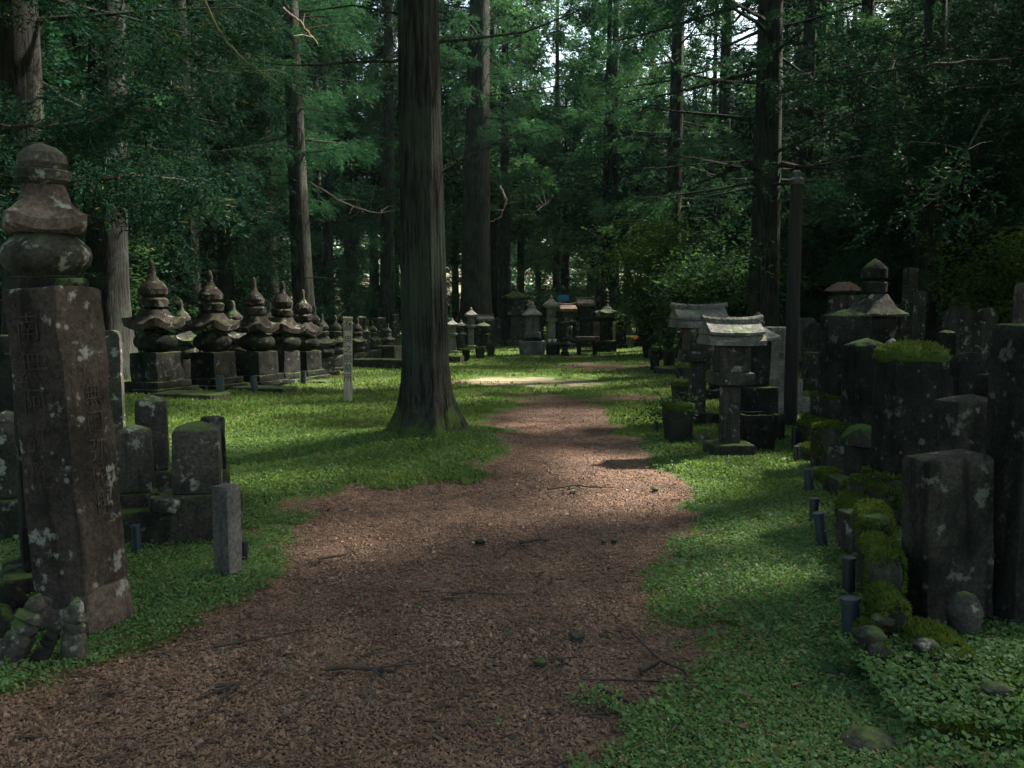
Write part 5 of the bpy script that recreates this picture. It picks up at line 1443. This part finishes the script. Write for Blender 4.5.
rng = np.random.default_rng(8)
x, y = scatter(620000, rng, 2.6, 11.5, 1.05, .6)
m = mossmask(x, y)
tex = fbm2(x, y, 2.4, 55, 4)
keep = (m + (tex - .5) * 1.0) > rng.uniform(.45, .80, len(x))
x, y = x[keep], y[keep]
size = rng.uniform(.006, .017, len(x)) * (1 + .06 * y) * np.where(rng.random(len(x)) < .05, 1.7, 1)
z = H(x, y) + rng.uniform(.003, .032, len(x)) * (.4 + 1.1 * fbm2(x, y, 3.0, 66, 3))
V = flakes(x, y, z, size, size * .85, .55, rng)
tag(obj('clover_cover', quads('clover_cover', V, M['cover'])), 'low green clover and moss leaves carpeting both sides of the path', 'ground cover', kind='stuff')

x, y = scatter(260000, rng, 7.0, 42, 1.05, .7)
m = mossmask(x, y)
tex = fbm2(x, y, 1.2, 58, 4)
keep = (m + (tex - .5) * 1.1) > rng.uniform(.45, .85, len(x))
x, y = x[keep], y[keep]; n = len(x)
hgt = rng.uniform(.02, .055, n) * (.7 + .02 * y)
az = rng.uniform(0, 2 * PI, n)
P = np.stack([x, y, H(x, y) - .005], 1)
s = np.stack([np.cos(az), np.sin(az), np.zeros(n)], 1) * (hgt * .35)[:, None]
tip = np.stack([rng.normal(size=n) * .5, rng.normal(size=n) * .5, np.ones(n)], 1) * hgt[:, None]
V = np.stack([P - s, P + s, P + s * .5 + tip, P - s * .3 + tip * .9], 1).reshape(-1, 3)
tag(obj('moss_turf', quads('moss_turf', V, M['grassmoss'])), 'short yellow green moss and grass over the clearing floor', 'moss', kind='stuff')

x, y = scatter(170000, rng, 2.5, 16, 1.0, .6)
m = mossmask(x, y)
keep = m < rng.uniform(.1, .75, len(x)); x, y = x[keep], y[keep]; n = len(x)
sz = rng.uniform(.003, .0085, n) * (1 + .07 * y) * np.where(rng.random(n) < .03, 2.0, 1)
c = np.stack([x, y, H(x, y) - .025 * (1 - mossmask(x, y)) + sz * .2], 1)
base = np.array([[1, 0, 0], [-.5, .87, 0], [-.5, -.87, 0], [.1, .05, .75]])
rz = rng.uniform(0, 6.28, n); cr, sr = np.cos(rz), np.sin(rz)
Rm = np.stack([np.stack([cr, -sr, 0 * cr], 1), np.stack([sr, cr, 0 * cr], 1), np.stack([0 * cr, 0 * cr, 1 + 0 * cr], 1)], 1)
sc3 = rng.uniform(.7, 1.3, (n, 1, 3))
V = np.einsum('nij,nkj->nki', Rm, base[None] * sc3) * sz[:, None, None] + c[:, None]
Fq = (np.arange(n)[:, None, None] * 4 + np.array([[0, 1, 3], [1, 2, 3], [2, 0, 3]])[None]).reshape(-1, 3)
tag(obj('path_gravel', mesh_np('path_gravel', V.reshape(-1, 3), [Fq], M['pebble'], smooth=False)), 'reddish brown gravel grains covering the dirt path', 'gravel', kind='stuff')

x, y = scatter(44000, rng, 2.5, 26, 1.0, .6)
m = mossmask(x, y)
keep = (m < .8) | (rng.random(len(x)) < .30); x, y = x[keep], y[keep]; n = len(x)
ln = rng.uniform(.012, .05, n)
V = flakes(x, y, H(x, y) - .025 * (1 - mossmask(x, y)) + np.where(mossmask(x, y) > .6, rng.uniform(.015, .04, n), rng.uniform(.004, .012, n)), ln, ln * rng.uniform(.12, .5, n), .18, rng)
tag(obj('leaf_litter', quads('leaf_litter', V, M['litter'])), 'dry needles, bark crumbs and dead leaf bits strewn over the path', 'litter', kind='stuff')

x, y = scatter(2600, rng, 2.6, 14, 1.0, .6)
m = mossmask(x, y)
keep = m < .7; x, y = x[keep], y[keep]; n = len(x)
ln = rng.uniform(.02, .13, n)
V = flakes(x, y, H(x, y) - .025 * (1 - mossmask(x, y)) + rng.uniform(.006, .016, n), ln, ln * rng.uniform(.06, .25, n), .15, rng)
tag(obj('twig_litter', quads('twig_litter', V, M['twig'])), 'small dark twig bits and bark scraps scattered on the dirt path', 'litter', kind='stuff')

# taller weeds in loose clumps through the cover
cx, cy = scatter(900, rng, 2.8, 11, 1.0, .5)
mm = mossmask(cx, cy); kp = mm > .55; cx, cy = cx[kp], cy[kp]
i = np.repeat(np.arange(len(cx)), 22); n = len(i)
x = cx[i] + rng.normal(size=n) * .06; y = cy[i] + rng.normal(size=n) * .06
ln = rng.uniform(.012, .034, n) * np.repeat(rng.uniform(.6, 1.4, len(cx)), 22)
V = flakes(x, y, H(x, y) + rng.uniform(.01, .06, n), ln, ln * np.repeat(rng.uniform(.25, .9, len(cx)), 22), .7, rng)
tag(obj('weeds', quads('weeds', V, M['cover'])), 'small leafy weeds rising in loose clumps from the low cover', 'weeds', kind='stuff')

# twigs and larger bits on the path
def twig(label, pts, r, seed, forks=2, mat='twig', name='fallen_twig'):
    rng = np.random.default_rng(seed)
    P = np.array([gp(px, py) for px, py in pts]); base = P[0].copy(); P = P - base
    r = r * .9
    P[:, 2] += r * .8
    mb = MB(); mb.add(*tube(P, np.linspace(r, r * .4, len(P)), 6))
    for k in range(forks):
        q = P[rng.integers(1, len(P))]; d = rng.normal(size=3) * [.10, .10, .02]
        mb.add(*tube(np.array([q, q + d, q + d * 1.8]), np.linspace(r * .6, r * .25, 3), 5))
    o = obj(name, mb.mesh(name, M[mat]), None, base)
    return tag(o, label, 'twig')
twig('long dark curved twig with a tufted end in the middle of the path', [(325, 671), (345, 669), (372, 671), (395, 667), (418, 656)], .014, 1, 4)
twig('short dark twig beside the granite post, on the path edge', [(214, 648), (232, 645), (246, 639)], .013, 2)
twig('forked dark twig at the mossy edge of the near path', [(640, 672), (660, 662), (684, 672), (690, 684)], .012, 3, 4)
twig('dark bent twig below the forked one', [(598, 690), (620, 700), (650, 712)], .012, 4, 3)
twig('thin twig lying across the middle of the path', [(452, 596), (470, 592), (480, 594)], .010, 5)
twig('stubby dark twig near the tall cedar, on the path', [(520, 544), (540, 541)], .016, 6)
twig('dark stick on the brown path below the moss mound', [(318, 560), (345, 556), (352, 552)], .011, 7, 1)
twig('little dark twig at the near edge of the path', [(215, 688), (240, 684)], .012, 8, 2)
twig('brown stick on the sunlit part of the path', [(548, 490), (575, 486), (590, 488)], .012, 9, 2)
for px, py, sz, lb in [(655, 489, .07, 'pale flat stone at the sunlit edge of the path'), (573, 491, .06, 'small pale stone beside the sunlit stick'), (577, 636, .08, 'grey flat stone in the middle of the near path'), (540, 662, .06, 'brownish stone close to the curved twig'),
                       (614, 540, .05, 'pale pebble on the path beside the bright moss'), (604, 541, .045, 'paired pale pebble just beside the other'), (480, 542, .07, 'dark lump on the path among the gravel')]:
    o = part('path_stone', [loft([(-.01, sz * .5, sz * .4, 2.6), (sz * .12, sz * .52, sz * .42, 2.6), (sz * .24, sz * .3, sz * .25, 2.4), (sz * .26, sz * .05, sz * .05, 2)], 20, .006, 16, ns(), .02)], 'stone' if 'dark' not in lb else 'stone_dark', None, 50)
    o.location = gp(px, py); o.rotation_euler = (0, 0, px); tag(o, lb, 'stone')
LEAVES = [(367, 610, 'fresh green leaf fallen on the path, nearest the granite post'), (420, 608, 'pale green leaf fallen in the middle of the path'), (172, 677, 'dry tan leaf lying on the shaded near path'), (507, 637, 'yellowish leaf between two weedy tufts')]
for k, (px, py, lb) in enumerate(LEAVES):
    g = np.random.default_rng(k)
    V = np.array([[-.03, 0, 0], [-.012, -.014, .005], [.012, -.014, .008], [.034, 0, .004], [.012, .014, .010], [-.012, .014, .006]])
    o = obj('fallen_leaf', mesh_np('fallen_leaf', V, [np.array([[0, 1, 2, 3, 4, 5]])], M['litter' if k == 2 else 'broad']), None, gp(px, py) + [0, 0, .012], (0, 0, g.uniform(0, 6)))
    tag(o, lb, 'leaf')

# ferns and small plants on the near bank
def fern(px, Y, n, ln, label, seed, z=0.0):
    rng = np.random.default_rng(seed); q = []
    for k in range(n):
        az = k * 2 * PI / n + rng.uniform(-.3, .3); L = ln * rng.uniform(.7, 1.1)
        for s in np.linspace(.12, 1, 16):
            p = np.array([math.cos(az) * L * s, math.sin(az) * L * s, L * (.75 * s - .6 * s * s)])
            wl = L * .26 * math.sin(PI * min(1, .25 + s * .75)) + .008
            for sg in (-1, 1):
                d = np.array([-math.sin(az) * sg + math.cos(az) * .45, math.cos(az) * sg + math.sin(az) * .45, -.25]); d /= np.linalg.norm(d)
                f = np.array([math.cos(az), math.sin(az), 0]) * wl * .16
                q.append([p, p + d * wl * .5 + f, p + d * wl, p + d * wl * .5 - f])
    o = obj('fern', quads('fern', np.array(q).reshape(-1, 3), M['broad_dark']), None, put(px, Y) + [0, 0, z + .02])
    return tag(o, label, 'fern')
fern(868, 3.5, 6, .26, 'fern with spread fronds in front of the nearest blue tube', 1)
fern(846, 4.75, 5, .20, 'pale little fern beside the black upright tube', 2)
fern(818, 5.2, 5, .15, 'tiny fern in the clover before the tilted tube', 3)
fern(722, 9.0, 5, .14, 'tuft of fern at the foot of the front gabled lantern', 4)

# ------------------------------------------------------------------ damp air between the trunks
hm, hnt = newmat('damp_air'); HT = NT(hnt)
pv = HT.n('ShaderNodeVolumePrincipled')
pv.inputs['Color'].default_value = (.62, .95, .88, 1)
pv.inputs['Density'].default_value = .00018
pv.inputs['Anisotropy'].default_value = .2
ho = HT.n('ShaderNodeOutputMaterial'); HT.link(pv.outputs[0], ho.inputs['Volume'])
bx = np.array([[x, y, z] for z in (-1.8, 42) for x, y in ((-170, -170), (170, -170), (170, 170), (-170, 170))], float)
hz = obj('haze', mesh_np('haze', bx, [np.array([[3, 2, 1, 0], [4, 5, 6, 7], [0, 1, 5, 4], [1, 2, 6, 5], [2, 3, 7, 6], [3, 0, 4, 7]])], hm, smooth=False))
tag(hz, 'thin damp haze hanging between the far cedars', 'haze', kind='stuff')
